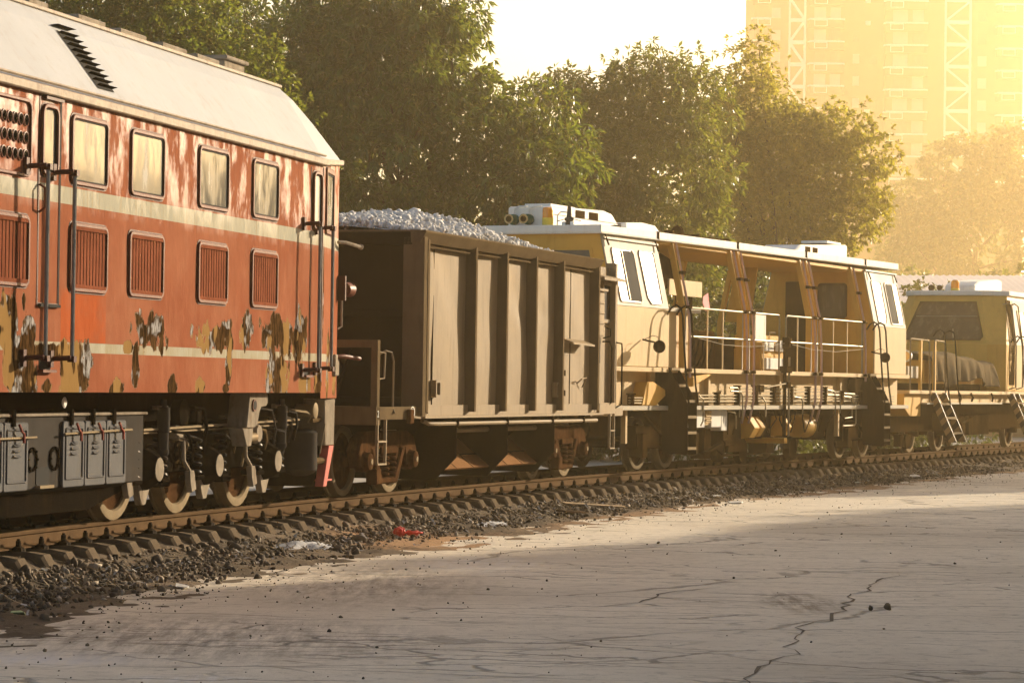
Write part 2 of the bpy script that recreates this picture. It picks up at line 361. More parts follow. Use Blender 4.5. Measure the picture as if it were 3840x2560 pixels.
# ------------------------------------------------------------------ ground, road, cracks
def ground_mat(name, c0, c1, dark, crack=False, bumpd=.02):
    t = NT(name); ob = t.tc.outputs['Object']
    n1 = t.noise(ob, .35, 6, .6); n2 = t.noise(ob, 3.5, 8, .7); n3 = t.noise(t.mapping((1,.35,1)), 1.1, 6, .65)
    b = t.mix(t.ramp(n1,.35,.65), c0, c1)
    b = t.mix(t.math('MULTIPLY', t.ramp(n2,.45,.75), .45), b, dark)
    b = t.mix(t.math('MULTIPLY', t.ramp(n3,.55,.8), .45), b, dark)
    fine = t.noise(ob, 45, 3, .7); b = t.mix(t.math('MULTIPLY', t.ramp(fine,.55,.75), .4), b, dark)
    h = t.math('ADD', t.math('MULTIPLY', n2, .6), t.math('MULTIPLY', fine, .25))
    if crack:
        dv = t.n.new('ShaderNodeVectorMath'); dv.operation = 'ADD'
        nc = t.n.new('ShaderNodeTexNoise'); nc.inputs['Scale'].default_value = 1.3; nc.inputs['Detail'].default_value = 5; t.l.new(ob, nc.inputs['Vector'])
        sc_ = t.n.new('ShaderNodeVectorMath'); sc_.operation = 'SCALE'; sc_.inputs[3].default_value = .5; t.l.new(nc.outputs['Color'], sc_.inputs[0])
        t.l.new(ob, dv.inputs[0]); t.l.new(sc_.outputs[0], dv.inputs[1])
        def cracks(scale, w, lo, hi, mscale):
            mp = t.n.new('ShaderNodeMapping'); mp.inputs['Scale'].default_value = scale; mp.inputs['Rotation'].default_value = (0,0,R(7)); t.l.new(dv.outputs[0], mp.inputs[0])
            v = t.n.new('ShaderNodeTexVoronoi'); v.feature = 'DISTANCE_TO_EDGE'; v.inputs['Scale'].default_value = 1; t.l.new(mp.outputs[0], v.inputs['Vector'])
            c = t.math('SUBTRACT', 1.0, t.ramp(v.outputs['Distance'], w*.3, w))
            return t.math('MULTIPLY', c, t.ramp(t.noise(ob, mscale, 3), lo, hi))
        grit = t.noise(ob, 130, 2, .6); b = t.mix(t.math('MULTIPLY', t.ramp(grit,.60,.68), .45), b, (.16,.125,.09)); b = t.mix(t.math('MULTIPLY', t.ramp(grit,.40,.33), .0), b, (.8,.75,.68))
        pit = t.noise(ob, 7, 6, .75); b = t.mix(t.math('MULTIPLY', t.ramp(pit,.56,.62), .6), b, (.17,.14,.105)); pit2 = t.noise(ob, 4.5, 5, .75); b = t.mix(t.math('MULTIPLY', t.ramp(pit2,.56,.66), .35), b, (.20,.165,.125)); b = t.mix(t.math('MULTIPLY', t.ramp(pit2,.40,.30), .35), b, (.72,.65,.54))
        big = t.noise(ob, .16, 4, .55); b = t.mix(t.math('MULTIPLY', t.ramp(big,.48,.66), .35), b, (.27,.215,.16))
        def spot(cx, cy, rx, ry, c, f):
            q = t.sep(); d = t.math('ADD', t.math('POWER', t.math('ABSOLUTE', t.math('DIVIDE', t.math('SUBTRACT', q[0], cx), rx)), 2.0), t.math('POWER', t.math('ABSOLUTE', t.math('DIVIDE', t.math('SUBTRACT', q[1], cy), ry)), 2.0))
            k = t.math('SUBTRACT', 1.0, d, True); k = t.math('MULTIPLY', k, t.ramp(t.noise(t.mapping((9,1.2,1)), 1.0, 5, .7), .38, .62))
            return t.mix(t.math('MULTIPLY', k, f), b, c)
        b = spot(2.42, 23.6, .42, 1.5, (.15,.10,.06), .8); b = spot(-3.0, 18.0, 1.0, .6, (.75,.73,.72), .7); b = spot(-1.9, 16.9, .5, .25, (.75,.73,.72), .6)
        b = spot(-2.3, 19.6, 2.2, 2.2, (.17,.14,.11), .75); b = spot(-1.3, 25.0, 1.3, 3.2, (.19,.15,.115), .7); b = spot(-.3, 28.0, .8, 1.5, (.72,.68,.63), .5)
        c1_ = cracks((.16,.50,1), .012, .40, .5, .25); c2_ = cracks((.5,1.7,1), .022, .46, .56, .35); c3_ = t.math('MULTIPLY', cracks((1.1,3.6,1), .035, .50, .60, .5), .7); 
        cc = t.math('MAXIMUM', t.math('MAXIMUM', c1_, c2_), c3_)
        b = t.mix(t.math('MULTIPLY', cc, .6), b, (.08,.06,.045)); h = t.math('SUBTRACT', h, cc)
    t.set('Base Color', b); t.set('Roughness', .85); t.set('Specular IOR Level', .12)
    t.set('Normal', t.bump(h, .7, bumpd)); return t.m
M['road'] = ground_mat('cracked_concrete_road', (.58,.51,.40), (.69,.61,.49), (.38,.32,.245), True, .03)
M['ground'] = ground_mat('pale_yard_paving', (.36,.33,.29), (.44,.40,.35), (.24,.21,.18), False)
M['crack'] = wm('dark_crack_line', (.13,.105,.08), .95, 0, .3, 8, bump=0)  # flat dark tone for the crack ribbons
g = MB(flip=False).add([(-400,-100,-.03),(400,-100,-.03),(400,620,-.03),(-400,620,-.03)], [(0,1,2,3)]).build('ground', M['ground']); tag(g, kind='structure')
rd = MB(flip=False)
ys = list(np.arange(6, 105, 1.0))
ed = [track_pt(y, 2.05) for y in ys]
vs = [(p[0], p[1], 0) for p in ed] + [(p[0]+45, p[1]-20, 0) for p in ed]; n = len(ed)
rd.add(vs, [(i, n+i, n+i+1, i+1) for i in range(n-1)])
road = rd.build('road', M['road']); tag(road, kind='structure')
def ribbon(name, pts, w, m, z=.004, jag=.05, seg=.22):
    w *= .38; jag *= .75
    P = []
    for (x0,y0),(x1,y1) in zip(pts[:-1], pts[1:]):
        k = max(2, int(math.hypot(x1-x0,y1-y0)/seg))
        for i in range(k): P.append((x0+(x1-x0)*i/k+random.uniform(-jag,jag), y0+(y1-y0)*i/k+random.uniform(-jag,jag)))
    P.append(pts[-1]); mb = MB(flip=False); vs = []; fs = []
    for i, p in enumerate(P):
        q = P[min(i+1,len(P)-1)]; o = P[max(i-1,0)]; d = Vector((q[0]-o[0], q[1]-o[1])); d.normalize()
        ww = w*random.uniform(.25,1.3)*min(1, (i+.4)/4, (len(P)-i-.6)/4); vs += [(p[0]-d.y*ww, p[1]+d.x*ww, z), (p[0]+d.y*ww, p[1]-d.x*ww, z)]
    mb.add(vs, [(2*i,2*i+1,2*i+3,2*i+2) for i in range(len(P)-1)])
    o = mb.build(name, m); return tag(o, kind='structure')
CR = [([(3.77,27.4),(3.05,24.9),(2.66,22.7),(2.06,20.6),(1.9,19.0),(1.55,17.6),(1.35,16.6)], .035, .10),
      ([(-2.6,17.5),(-1.2,17.55),(.2,17.2),(1.0,17.05),(1.5,17.0)], .018, .025), ([(-2.1,17.1),(-1.1,16.5),(.1,16.2),(.9,15.9),(1.35,16.2)], .018, .025),
      ([(1.9,18.6),(2.6,18.4),(3.4,18.3),(4.4,18.0)], .016, .025), ([(.55,22.5),(1.05,23.3),(1.35,24.5),(2.0,25.4)], .030, .06),
      ([(-.35,20.3),(.2,20.1),(.6,19.3),(1.3,19.2),(2.1,18.7)], .016, .03), ([(2.3,27.8),(2.9,27.5),(3.4,27.7),(4.6,27.1),(5.6,27.4)], .035, .06),
      ([(1.2,25.8),(2.1,25.5),(2.9,25.3)], .028, .05), ([(.9,24.0),(1.6,23.9)], .018, .03), ([(2.7,22.3),(3.6,22.4),(4.6,22.0)], .016, .03),
      ([(-1.3,22.8),(0,22.9),(.7,22.5)], .014, .03), ([(-1.0,21.1),(.4,21.0),(1.5,20.7)], .013, .02), ([(1.55,16.9),(2.5,16.7),(3.3,16.6)], .016, .03)]
for pts, w, j in CR: ribbon('road_crack', pts, w, M['crack'], jag=j)

# ------------------------------------------------------------------ dirt shoulder and ballast (height field along the track)
A0, A1 = arc_at(14.0), arc_at(100.0)
def vnoise(shape, cells, rng):
    """smooth value noise on a grid, cells = (rows, cols)"""
    g = rng.random((cells[0]+2, cells[1]+2)); y = np.linspace(0, cells[0]-.001, shape[0]); x = np.linspace(0, cells[1]-.001, shape[1])
    yi, xi = y.astype(int), x.astype(int); fy = (y-yi)[:,None]; fx = (x-xi)[None,:]; fy = fy*fy*(3-2*fy); fx = fx*fx*(3-2*fx)
    return (g[np.ix_(yi,xi)]*(1-fy)*(1-fx)+g[np.ix_(yi+1,xi)]*fy*(1-fx)+g[np.ix_(yi,xi+1)]*(1-fy)*fx+g[np.ix_(yi+1,xi+1)]*fy*fx)*2-1
def base_z(t):
    return np.interp(t, [-4.5,-3.2,-2.2,-1.3,-1.0,1.0,1.25,1.6,2.0,2.35,2.8,3.3], [-.05,0,.03,.12,.188,.188,.095,.050,.028,.006,-.008,-.03])
aa = np.arange(A0, A1, .11); tt = np.arange(-4.5, 3.31, .07)
H = base_z(tt)[None,:] + .022*vnoise((len(aa),len(tt)), (230,34), RNG) + .012*vnoise((len(aa),len(tt)), (700,90), RNG) + .012*vnoise((len(aa),len(tt)),(26,5),RNG)
Yc = np.interp(aa, SA[:,0], SA[:,1]); Hd = np.array([hd(y) for y in Yc]); Xc = np.array([Xr(y) for y in Yc])
def to_world(a, t):
    y = np.interp(a, SA[:,0], SA[:,1]); x = np.interp(a, aa, Xc); h = np.interp(a, aa, Hd)
    return x+np.cos(h)*(t-.79), y-np.sin(h)*(t-.79)
GA, GT = np.meshgrid(aa, tt, indexing='ij'); gx, gy = to_world(GA, GT)
V = np.stack([gx, gy, H], -1).reshape(-1,3); nr, nc_ = H.shape
idx = np.arange(nr*nc_).reshape(nr,nc_); F = np.stack([idx[:-1,:-1], idx[:-1,1:], idx[1:,1:], idx[1:,:-1]], -1).reshape(-1,4)
t = NT('dark_cinder_dirt'); ob = t.tc.outputs['Object']; n1 = t.noise(ob, .7, 5, .6); n2 = t.noise(ob, 14, 6, .7); n3 = t.noise(ob, .25, 3)
b = t.mix(t.ramp(n1,.35,.65), (.075,.058,.042), (.17,.13,.092)); b = t.mix(t.math('MULTIPLY', t.ramp(n2,.5,.7), .6), b, (.20,.165,.12))
sa = t.attr('sand'); b = t.mix(t.math('MULTIPLY', t.ramp(t.math('ADD', sa, t.math('SUBTRACT', n2, .5)), .3, .7), .9), b, (.36,.22,.12))
t.set('Base Color', b); t.set('Roughness', .95); t.set('Specular IOR Level', .05); t.set('Normal', t.bump(n2, .8, .03))
me = bulk_mesh('dirt_shoulder', V, F, t.m)
sand = np.exp(-(((V[:,0]+1.15)/1.0)**2+((V[:,1]-31.6)/1.6)**2))*1.0 + .55*np.clip((GT.ravel()-2.0)/.5,0,1)*np.clip((GA.ravel()-arc_at(30))/8,0,1)
fattr(me, 'sand', sand, 'POINT')
tag(link_mesh('dirt_shoulder', me, None), kind='structure')

def ico():
    p = (1+5**.5)/2; v = np.array([(-1,p,0),(1,p,0),(-1,-p,0),(1,-p,0),(0,-1,p),(0,1,p),(0,-1,-p),(0,1,-p),(p,0,-1),(p,0,1),(-p,0,-1),(-p,0,1)],float)/math.hypot(1,p)
    f = np.array([(0,11,5),(0,5,1),(0,1,7),(0,7,10),(0,10,11),(1,5,9),(5,11,4),(11,10,2),(10,7,6),(7,1,8),(3,9,4),(3,4,2),(3,2,6),(3,6,8),(3,8,9),(4,9,5),(2,4,11),(6,2,10),(8,6,7),(9,8,1)]); return v, f
IV, IF = ico()
def rotmats(n, rng):
    q = rng.normal(size=(n,4)); q /= np.linalg.norm(q,axis=1)[:,None]; w,x,y,z = q.T
    return np.stack([np.stack([1-2*(y*y+z*z),2*(x*y-z*w),2*(x*z+y*w)],-1), np.stack([2*(x*y+z*w),1-2*(x*x+z*z),2*(y*z-x*w)],-1), np.stack([2*(x*z-y*w),2*(y*z+x*w),1-2*(x*x+y*y)],-1)],1)
def stones(name, P, size, m, rng, flat=.7):
    n = len(P); T = IV[None]*rng.uniform(.62,1.25,(n,12,1))*np.stack([np.ones(n), rng.uniform(.6,1,n), rng.uniform(flat*.7,flat*1.1,n)],-1)[:,None,:]
    T = np.einsum('nij,nkj->nki', rotmats(n,rng), T)*np.asarray(size)[:,None,None] + np.asarray(P)[:,None,:]
    F = (IF[None]+12*np.arange(n)[:,None,None]).reshape(-1,3)
    me = bulk_mesh(name, T.reshape(-1,3), F, m); fattr(me, 'tone', np.repeat(rng.random(n),20), 'FACE'); return me
def stone_mat(name, c0, c1, c2):
    t = NT(name); a = t.attr('tone'); b = t.mix(a, c0, c1); b = t.mix(t.math('GREATER_THAN', a, .93), b, c2)
    n = t.noise(t.tc.outputs['Object'], 30, 4); t.set('Base Color', t.mix(t.math('MULTIPLY', n, .5), b, tuple(x*.6 for x in c0))); t.set('Roughness', .85); t.set('Specular IOR Level', .1); t.set('Normal', t.bump(n,.5,.01)); return t.m
M['ballast'] = stone_mat('cinder_ballast_stone', (.060,.046,.034), (.22,.172,.122), (.42,.36,.28))
rng = np.random.default_rng(3)
NS = 30000
ra = A0 + (A1-A0)*rng.random(NS)**1.5; rt_ = np.clip(rng.normal(1.62,.36,NS),1.20,2.9); sel = rng.random(NS) < .30; rt_[sel] = rng.uniform(-2.6,1.1,sel.sum())
x, y = to_world(ra, rt_); size = rng.gamma(3,.0060,NS)+.007; size[rng.random(NS)<.012] *= 2.0
me = stones('ballast_stones', np.stack([x,y,base_z(rt_)+size*.25-.02*(rt_<1.15)],-1), size, M['ballast'], rng, .6)
tag(link_mesh('ballast_stones', me, None), 'dark broken ballast stones beside the sleepers', kind='stuff')
# small loose pebbles on the road
NP = 520; ra = arc_at(17)+ (arc_at(60)-arc_at(17))*rng.random(NP)**1.3; rt_ = 2.2+rng.gamma(1.5,1.5,NP); x, y = to_world(ra, rt_); size = .004+rng.gamma(1.6,.0028,NP)
tag(link_mesh('road_pebbles', stones('road_pebbles', np.stack([x,y,size*.4],-1), size, M['ballast'], rng), None), 'loose pebbles scattered over the cracked road', kind='stuff')
NP = 3200; ra = arc_at(16)+(arc_at(66)-arc_at(16))*rng.random(NP)**1.2; rt_ = 2.0+rng.gamma(1.3,.34,NP); x, y = to_world(ra, rt_); size = .004+rng.gamma(1.5,.0032,NP)
tag(link_mesh('edge_grit', stones('edge_grit', np.stack([x,y,np.maximum(base_z(rt_),0)+size*.3],-1), size, M['ballast'], rng), None), 'fine loose grit where the ballast dirt thins out over the road edge', kind='stuff')
# straws, twigs and paper shreds: thin curved strips
def strips(name, n, arange, trange, ln, wd, m, rng, lift=.02):
    ra = rng.uniform(*arange, n); rt_ = np.clip(rng.normal(*trange, n), .9, 2.8); x, y = to_world(ra, rt_); z = base_z(rt_)+lift+rng.random(n)*.02
    L = rng.gamma(3, ln/3, n)+.03; W = wd*rng.uniform(.5,1.6,n); th = rng.uniform(0, math.pi, n); bend = rng.normal(0,.6,n); tilt = rng.normal(0,.25,n)
    V = []
    for k in range(4):
        u = (k/3-.5); ang = th+bend*u; px = x+np.cos(ang)*L*u; py = y+np.sin(ang)*L*u; pz = z+tilt*L*u+.01*np.cos(k*2+bend)
        V += [np.stack([px-np.sin(ang)*W,py+np.cos(ang)*W,pz],-1), np.stack([px+np.sin(ang)*W,py-np.cos(ang)*W,pz+W*.6],-1)]
    V = np.stack(V,1).reshape(-1,3); F = np.array([(0,1,3,2),(2,3,5,4),(4,5,7,6)])[None]+8*np.arange(n)[:,None,None]
    return link_mesh(name, bulk_mesh(name, V, F.reshape(-1,4), m), None)
M['straw'] = wm('dry_straw', (.42,.33,.20), .8, 0, .3, 3, bump=0)
M['shred'] = wm('pale_paper_shreds', (.50,.47,.42), .8, 0, .2, 3, bump=0)
tag(strips('straw_litter', 1500, (arc_at(22),arc_at(62)), (1.7,.35), .11, .004, M['straw'], rng), 'dry straw and twigs littering the ballast slope', kind='stuff')
tag(strips('paper_litter', 420, (arc_at(18),arc_at(60)), (1.7,.35), .07, .010, M['shred'], rng), 'pale paper and plastic shreds littering the ballast slope', kind='stuff')

# ------------------------------------------------------------------ rails and sleepers
RP = [(-.066,.270),(.066,.270),(.066,.281),(.014,.298),(.010,.375),(.035,.388),(.036,.412),(.030,.42),(-.030,.42),(-.036,.412),(-.035,.388),(-.010,.375),(-.014,.298),(-.066,.281)]
for tc_, lab in ((.754, 'rusty near rail with a worn head, the one closest to the road'), (-.754, 'rusty far rail partly hidden under the train')):
    vs = []; m_ = 0; arr = np.arange(arc_at(12), arc_at(108), .6)
    for a in arr:
        y = y_at(a); h = hd(y); cx, cyy = track_pt(y, tc_)
        for u, z in RP: vs.append((cx+math.cos(h)*u, cyy-math.sin(h)*u, z))
    k = len(RP); fs = []
    for i in range(len(arr)-1):
        for j in range(k): fs.append((i*k+j, i*k+(j+1)%k, (i+1)*k+(j+1)%k, (i+1)*k+j))
    o = MB(flip=False).add(vs, fs).build('rail', M['rail']); tag(o, lab, 'rail')
def sleeper_mesh():
    b = MB(); pr = []
    for t_, zt, wt, wb in ((-1.24,.06,.20,.25),(-1.15,.235,.15,.25),(-.98,.262,.16,.25),(-.4,.25,.17,.25),(.4,.25,.17,.25),(.98,.262,.16,.25),(1.12,.240,.15,.25),(1.20,.12,.16,.24),(1.21,.02,.17,.24)):
        c = .03; zb = -.02
        pr.append([(-wb/2,t_,zb),(wb/2,t_,zb),(wb/2-.01,t_,max(zb+.01,zt-c)),(wt/2,t_,zt),(-wt/2,t_,zt),(-wb/2+.01,t_,max(zb+.01,zt-c))])
    vs = [p for q in pr for p in q]; n = 6; fs = []
    for i in range(len(pr)-1):
        for j in range(n): fs.append((i*n+j, i*n+(j+1)%n, (i+1)*n+(j+1)%n, (i+1)*n+j))
    fs += [tuple(range(n)), tuple((len(pr)-1)*n+j for j in range(n))]
    return b.add(vs, fs)
def clip_mb(tc_):
    b = MB(); b.lathe('z', (0,tc_,0), [(.262,.062),(.29,.056),(.305,.03),(.31,.026),(.352,.024),(.356,.016),(.37,.015)], 8)
    b.box(-.05,.05,tc_-.075,tc_+.05,.26,.287); return b
slp = None; y = 18.6; i = 0
a = arc_at(17.0); a_end = arc_at(84)
while a < a_end:
    y = y_at(a); h = hd(y); p = track_pt(y, 0)
    if slp is None:
        root = sleeper_mesh().build('concrete_sleeper', M['sleeper'], None, wob=.004)
        c1 = clip_mb(.86).build('rail_clip', M['clip'], root); c2 = clip_mb(-.645).build('rail_clip', M['clip'], root); slp = (root, c1)
        tag(root, 'weathered concrete sleeper jutting from the ballast beside the road', 'sleeper', 'sleepers under the rails')
        o = root
    else:
        o = slp[0].copy(); col.objects.link(o)
        for ch in (c1, c2): d = ch.copy(); col.objects.link(d); d.parent = o
    o.location = (p[0], p[1], random.uniform(-.010,.006)); o.rotation_euler = (random.uniform(-.008,.008), 0, math.pi/2-h+random.uniform(-.02,.02))
    a += .535+random.uniform(-.02,.02)

# ------------------------------------------------------------------ red locomotive
o_, rz_ = vframe(29, 14)
loco = empty('diesel_locomotive', o_, rz_, 'red diesel locomotive with peeling paint and silver roof, first of the train', 'locomotive')
CX, CT = 3.4, 1.3                                 # far corner of the chamfered nose
WEAR = [(-6.03,1.81,.26,.18),(-5.65,1.75,.15,.1),(-6.02,1.46,.12,.2),(-5.79,1.46,.27,.21),(-5.6,1.36,.18,.13),(-5.24,1.29,.12,.06),(-4.67,1.39,.28,.25),(-2.87,1.79,.29,.15),(-3.24,1.46,.08,.19),(-3.46,1.63,.11,.04),(-3.66,1.28,.16,.07),(-1.15,1.75,.47,.11),(-.81,1.8,.17,.12),(-.77,1.48,.08,.16),(-.22,1.87,.14,.16),(.83,1.8,.46,.18),(1.47,1.85,.18,.24),(.75,1.45,.29,.22),(-2.34,1.3,.16,.08),(-1.58,1.29,.16,.07),(-.87,1.27,.11,.04),(1.7,1.36,.18,.13),(2.11,1.31,.12,.1),(-5.31,1.55,.28,.07),(-5.94,1.64,.35,.07),(-6.6,1.7,.4,.3),(2.7,1.55,.08,.3),(3.2,1.35,.12,.16),(2.28,2.3,.03,.5)]
plan = [(-9.6,1.5),(2.2,1.5),(CX,CT),(CX,-CT),(2.2,-1.5),(-9.6,-1.5)]
def flank(p0, p1, z0, z1a, z1b, ds=.03):
    L_ = math.hypot(p1[0]-p0[0], p1[1]-p0[1]); n = max(2, int(L_/ds)); m = 84
    us = np.linspace(0,1,n); V = []
    for u in us:
        zt = z1a+(z1b-z1a)*u
        for w in np.linspace(0,1,m): V.append((p0[0]+(p1[0]-p0[0])*u, -(p0[1]+(p1[1]-p0[1])*u), z0+(zt-z0)*w))
    idx = np.arange(n*m).reshape(n,m); F = np.stack([idx[:-1,:-1],idx[1:,:-1],idx[1:,1:],idx[:-1,1:]],-1).reshape(-1,4)
    return np.array(V), F
Vs, Fs, off = [], [], 0
for p0, p1, z0, za, zb in ((plan[0],plan[1],1.23,3.76,3.76),(plan[1],plan[2],1.17,3.76,3.83)):
    v_, f_ = flank(p0,p1,z0,za,zb); Vs.append(v_); Fs.append(f_+off); off += len(v_)
b_ = MB()
vs = [(p[0],-p[1],1.23) for p in plan] + [(p[0],-p[1],3.76) for p in plan]
Vs.append(np.array(vs)); Fs.append(np.array([(2,3,9,8),(3,4,10,9),(4,5,11,10),(5,0,6,11),(0,1,4,5),(1,2,3,4),(6,7,10,11),(7,8,9,10)])+off)
V = np.concatenate(Vs); F = np.concatenate(Fs)
V[:,1] += np.where(V[:,1] < -1.2, .0022*np.sin(V[:,0]*3.1)*np.sin(V[:,2]*4.3+V[:,0]), 0)
me = bulk_mesh('body', V, F, M['loco'])
w = np.full(len(V), -1.)
for s0, z0, rs, rz in WEAR: w = np.maximum(w, 1-np.sqrt(((V[:,0]-s0)/(rs*1.2))**2+((V[:,2]-z0)/(rz*1.25))**2))
fattr(me, 'wear', w, 'POINT'); link_mesh('body', me, None, loco)
# roof: loft of sections, raked and chamfered at the nose
PR = [(1.5,3.76),(1.33,3.98),(1.15,4.21),(.95,4.46),(.8,4.62),(.35,4.70)]
secs = [[(-9.6,t_,z_) for t_,z_ in PR], [(2.2+.5*i/4 if i < 5 else 2.7,t_,z_) for i,(t_,z_) in enumerate(PR)],
        [(3.42,1.3,3.86),(3.3,1.2,4.02),(3.16,1.05,4.25),(2.98,.87,4.5),(2.84,.78,4.6),(2.84,.35,4.68)]]
mb = MB(); rows = []
for s_ in secs: rows.append(s_ + [(p[0],-p[1],p[2]) for p in reversed(s_)])
k = len(rows[0]); vs = [p for r_ in rows for p in r_]; fs = []
for i in range(2):
    for j in range(k-1): fs.append((i*k+j,i*k+j+1,(i+1)*k+j+1,(i+1)*k+j))
fs.append(tuple(2*k+j for j in range(k))); fs.append(tuple(range(k)))
fs.append((0,k,2*k,3*k-1,2*k-1,k-1))
roof = mb.add(vs, fs).build('roof', M['silver'], loco)
def panel_pt(s, z, lift=.0):                     # a point on the sloped roof side
    t_ = np.interp(z, [p[1] for p in PR], [p[0] for p in PR]); return (s, t_+lift*.78, z+lift*.62)
mb = MB(); mb.box(-9.6,2.25,1.49,1.555,3.70,3.775); mb.box(-9.6,2.22,1.49,1.53,3.80,3.825)
mb.add([(2.25,1.49,3.71),(2.25,1.55,3.71),(2.25,1.55,3.775),(2.25,1.49,3.775),(3.43,1.29,3.80),(3.43,1.345,3.80),(3.43,1.345,3.86),(3.43,1.29,3.86)],[(0,1,2,3),(4,7,6,5),(0,4,5,1),(1,5,6,2),(2,6,7,3),(3,7,4,0)])
mb.build('gutter', M['trim'], loco, bevel=.01)
MB().box(-9.6,2.72,.75,.83,4.61,4.645).build('crest_trim', M['trim'], loco, bevel=.006)
for s0, s1 in ((-3.75,-3.3),(-2.6,-1.93),(-1.55,-.86),(-.42,.28),(.58,1.26)):
    MB().box(s0,s1,.15,.62,4.62,4.755).build('roof_hatch', M['pale'], loco, bevel=.01)
v_ = MB().box(2.02,2.68,-.1,.40,4.62,4.86).build('roof_vent', M['pale'], loco, bevel=.01)
MB().box(1.98,2.72,-.14,.44,4.86,4.905).build('vent_cap', M['pale'], v_, bevel=.01)
MB().box(2.75,3.0,.3,.7,4.62,4.66).build('roof_hatch', M['dark'], loco)
gl = MB(); q = [panel_pt(-3.98,3.90,.006), panel_pt(-3.60,3.90,.006), panel_pt(-3.60,4.42,.006), panel_pt(-3.98,4.42,.006)]
gl.add(q, [(0,1,2,3)]); g_ = gl.build('roof_louvre', M['black'], loco)
fin = MB()
for i in range(10):
    z_ = 3.93+.052*i; p0 = panel_pt(-3.98,z_,.004); p1 = panel_pt(-3.60,z_,.004); p2 = panel_pt(-3.56,z_-.006,.045); p3 = panel_pt(-3.98,z_-.006,.045)
    fin.add([p0,p1,p2,p3],[(0,1,2,3)])
fin.add([panel_pt(-4.0,4.47,.0),panel_pt(-3.57,4.47,.0),panel_pt(-3.57,4.44,.06),panel_pt(-4.0,4.44,.06)],[(0,1,2,3)])
fin.build('louvre_fin', M['dark'], g_)

def chamf(s, t, z):                               # s runs 0..1 over the chamfered nose panel, t is height above it
    return (2.2+1.2*s+.164*t, 1.5-.2*s+.986*t, z)
def window(s0, s1, z0, z1, root, gm, fn=None, tb=1.5, fr=.035, rad=.07, name='window', slats=0, fm='redframe', deep=.022):
    if fn: o = rrect(s0,s1,z0,z1,rad*.6); i_ = rrect(s0+fr*.6,s1-fr*.6,z0+fr,z1-fr,rad*.3)
    else: o = rrect(s0,s1,z0,z1,rad); i_ = rrect(s0+fr,s1-fr,z0+fr,z1-fr,rad*.6)
    f_ = MB(fn=fn).ring(o, i_, 't', tb-.005, tb+deep).build('window_frame' if not slats else 'louvre_frame', M[fm], root, bevel=.006)
    f_.name = name
    MB(fn=fn).ring(rrect(s0-.014,s1+.014,z0-.014,z1+.014,rad) if not fn else rrect(s0-.01,s1+.01,z0-.012,z1+.012,rad*.6), rrect(s0+.004,s1-.004,z0+.004,z1-.004,rad) if not fn else rrect(s0+.003,s1-.003,z0+.004,z1-.004,rad*.6), 't', tb-.004, tb+.004).build('frame_gasket', M['darkred'], f_)
    if slats:
        MB(fn=fn).prism(i_, 't', tb-.004, tb+.003).build('louvre_back', M['black'], f_)
        b = MB(fn=fn); n = slats; w_ = (s1-s0-2*fr)/n
        for k in range(n):
            a0 = s0+fr+w_*k; b.box(a0+w_*.06,a0+w_*.80,tb+.001,tb+.0075,z0+fr+.02,z1-fr-.02)
        b.box(s0+fr,s1-fr,tb,tb+.02,z0+fr-.005,z0+fr+.028); b.box(s0+fr,s1-fr,tb,tb+.02,z1-fr-.028,z1-fr+.005)
        b.build('slats', M['redslat'], f_)
    else:
        i2 = rrect(s0+fr*1.35,s1-fr*1.35,z0+fr*1.35,z1-fr*1.35,rad*.5) if not fn else rrect(s0+fr*.85,s1-fr*.85,z0+fr*1.3,z1-fr*1.3,rad*.25)
        MB(fn=fn).ring(i_, i2, 't', tb-.004, tb+.012).build('rubber_seal', M['black'], f_)
        MB(fn=fn).prism(i2, 't', tb-.004, tb+.005).build('pane', M[gm], f_)
    return f_
for s0, s1 in ((-4.83,-4.01),(-3.47,-2.63),(-1.72,-.87),(-.16,.66)):
    window(s0,s1,3.0,3.6,loco,'glass')
for s0, s1 in ((-6.52,-5.68),(-4.83,-3.99),(-3.48,-2.62),(-1.71,-.87),(-.16,.66)):
    window(s0,s1,2.09,2.68,loco,None,name='louvre_panel',slats=11)
# round-port grille at the left edge
vp = MB().ring(rrect(-6.9,-5.67,2.99,3.63,.08), rrect(-6.87,-5.70,3.02,3.60,.06), 't', 1.495, 1.522).build('vent_panel', M['redframe'], loco, bevel=.006)
for zc in (3.455,3.31,3.165):
    for k in range(8):
        sc = -5.77-.109*k
        MB().lathe('t',(sc,1.498,zc),[(0,.052),(.012,.052),(.014,.044),(.006,.042)],16).build('vent_port', M['redframe'], vp)
        d = MB(); d.lathe('t',(sc,1.50,zc),[(0,.042),(.008,.042)],16); d.lathe('t',(sc,1.505,zc),[(0,.018),(.014,.018),(.018,.008)],10)
        d.build('port_hub', M['dark'], vp)
# side door with its own narrow pane
dr = MB(); dr.box(-5.475,-5.075,1.49,1.505,1.96,3.70)
door = MB().ring([(-5.50,1.95),(-5.05,1.95),(-5.05,3.70),(-5.50,3.70)],[(-5.475,1.975),(-5.065,1.975),(-5.065,3.68),(-5.475,3.68)],'t',1.494,1.505).build('door', M['darkred'], loco)
b = MB(); b.box(-5.06,-5.035,1.49,1.506,1.95,3.72); b.build('door_gap', M['black'], door)
MB().box(-5.47,-5.05,1.49,1.53,1.94,1.965).build('door_sill', M['black'], door)
window(-5.47,-5.12,3.03,3.63,door,'glass',rad=.1,name='door_window',deep=.03)
MB().box(-5.42,-5.05,1.49,1.535,3.665,3.69).build('door_drip', M['darkred'], door)
MB().tube([(-5.49,1.51,2.95),(-5.49,1.56,2.92),(-5.49,1.56,2.76),(-5.49,1.51,2.72)],.011).build('door_handle', M['redframe'], door)
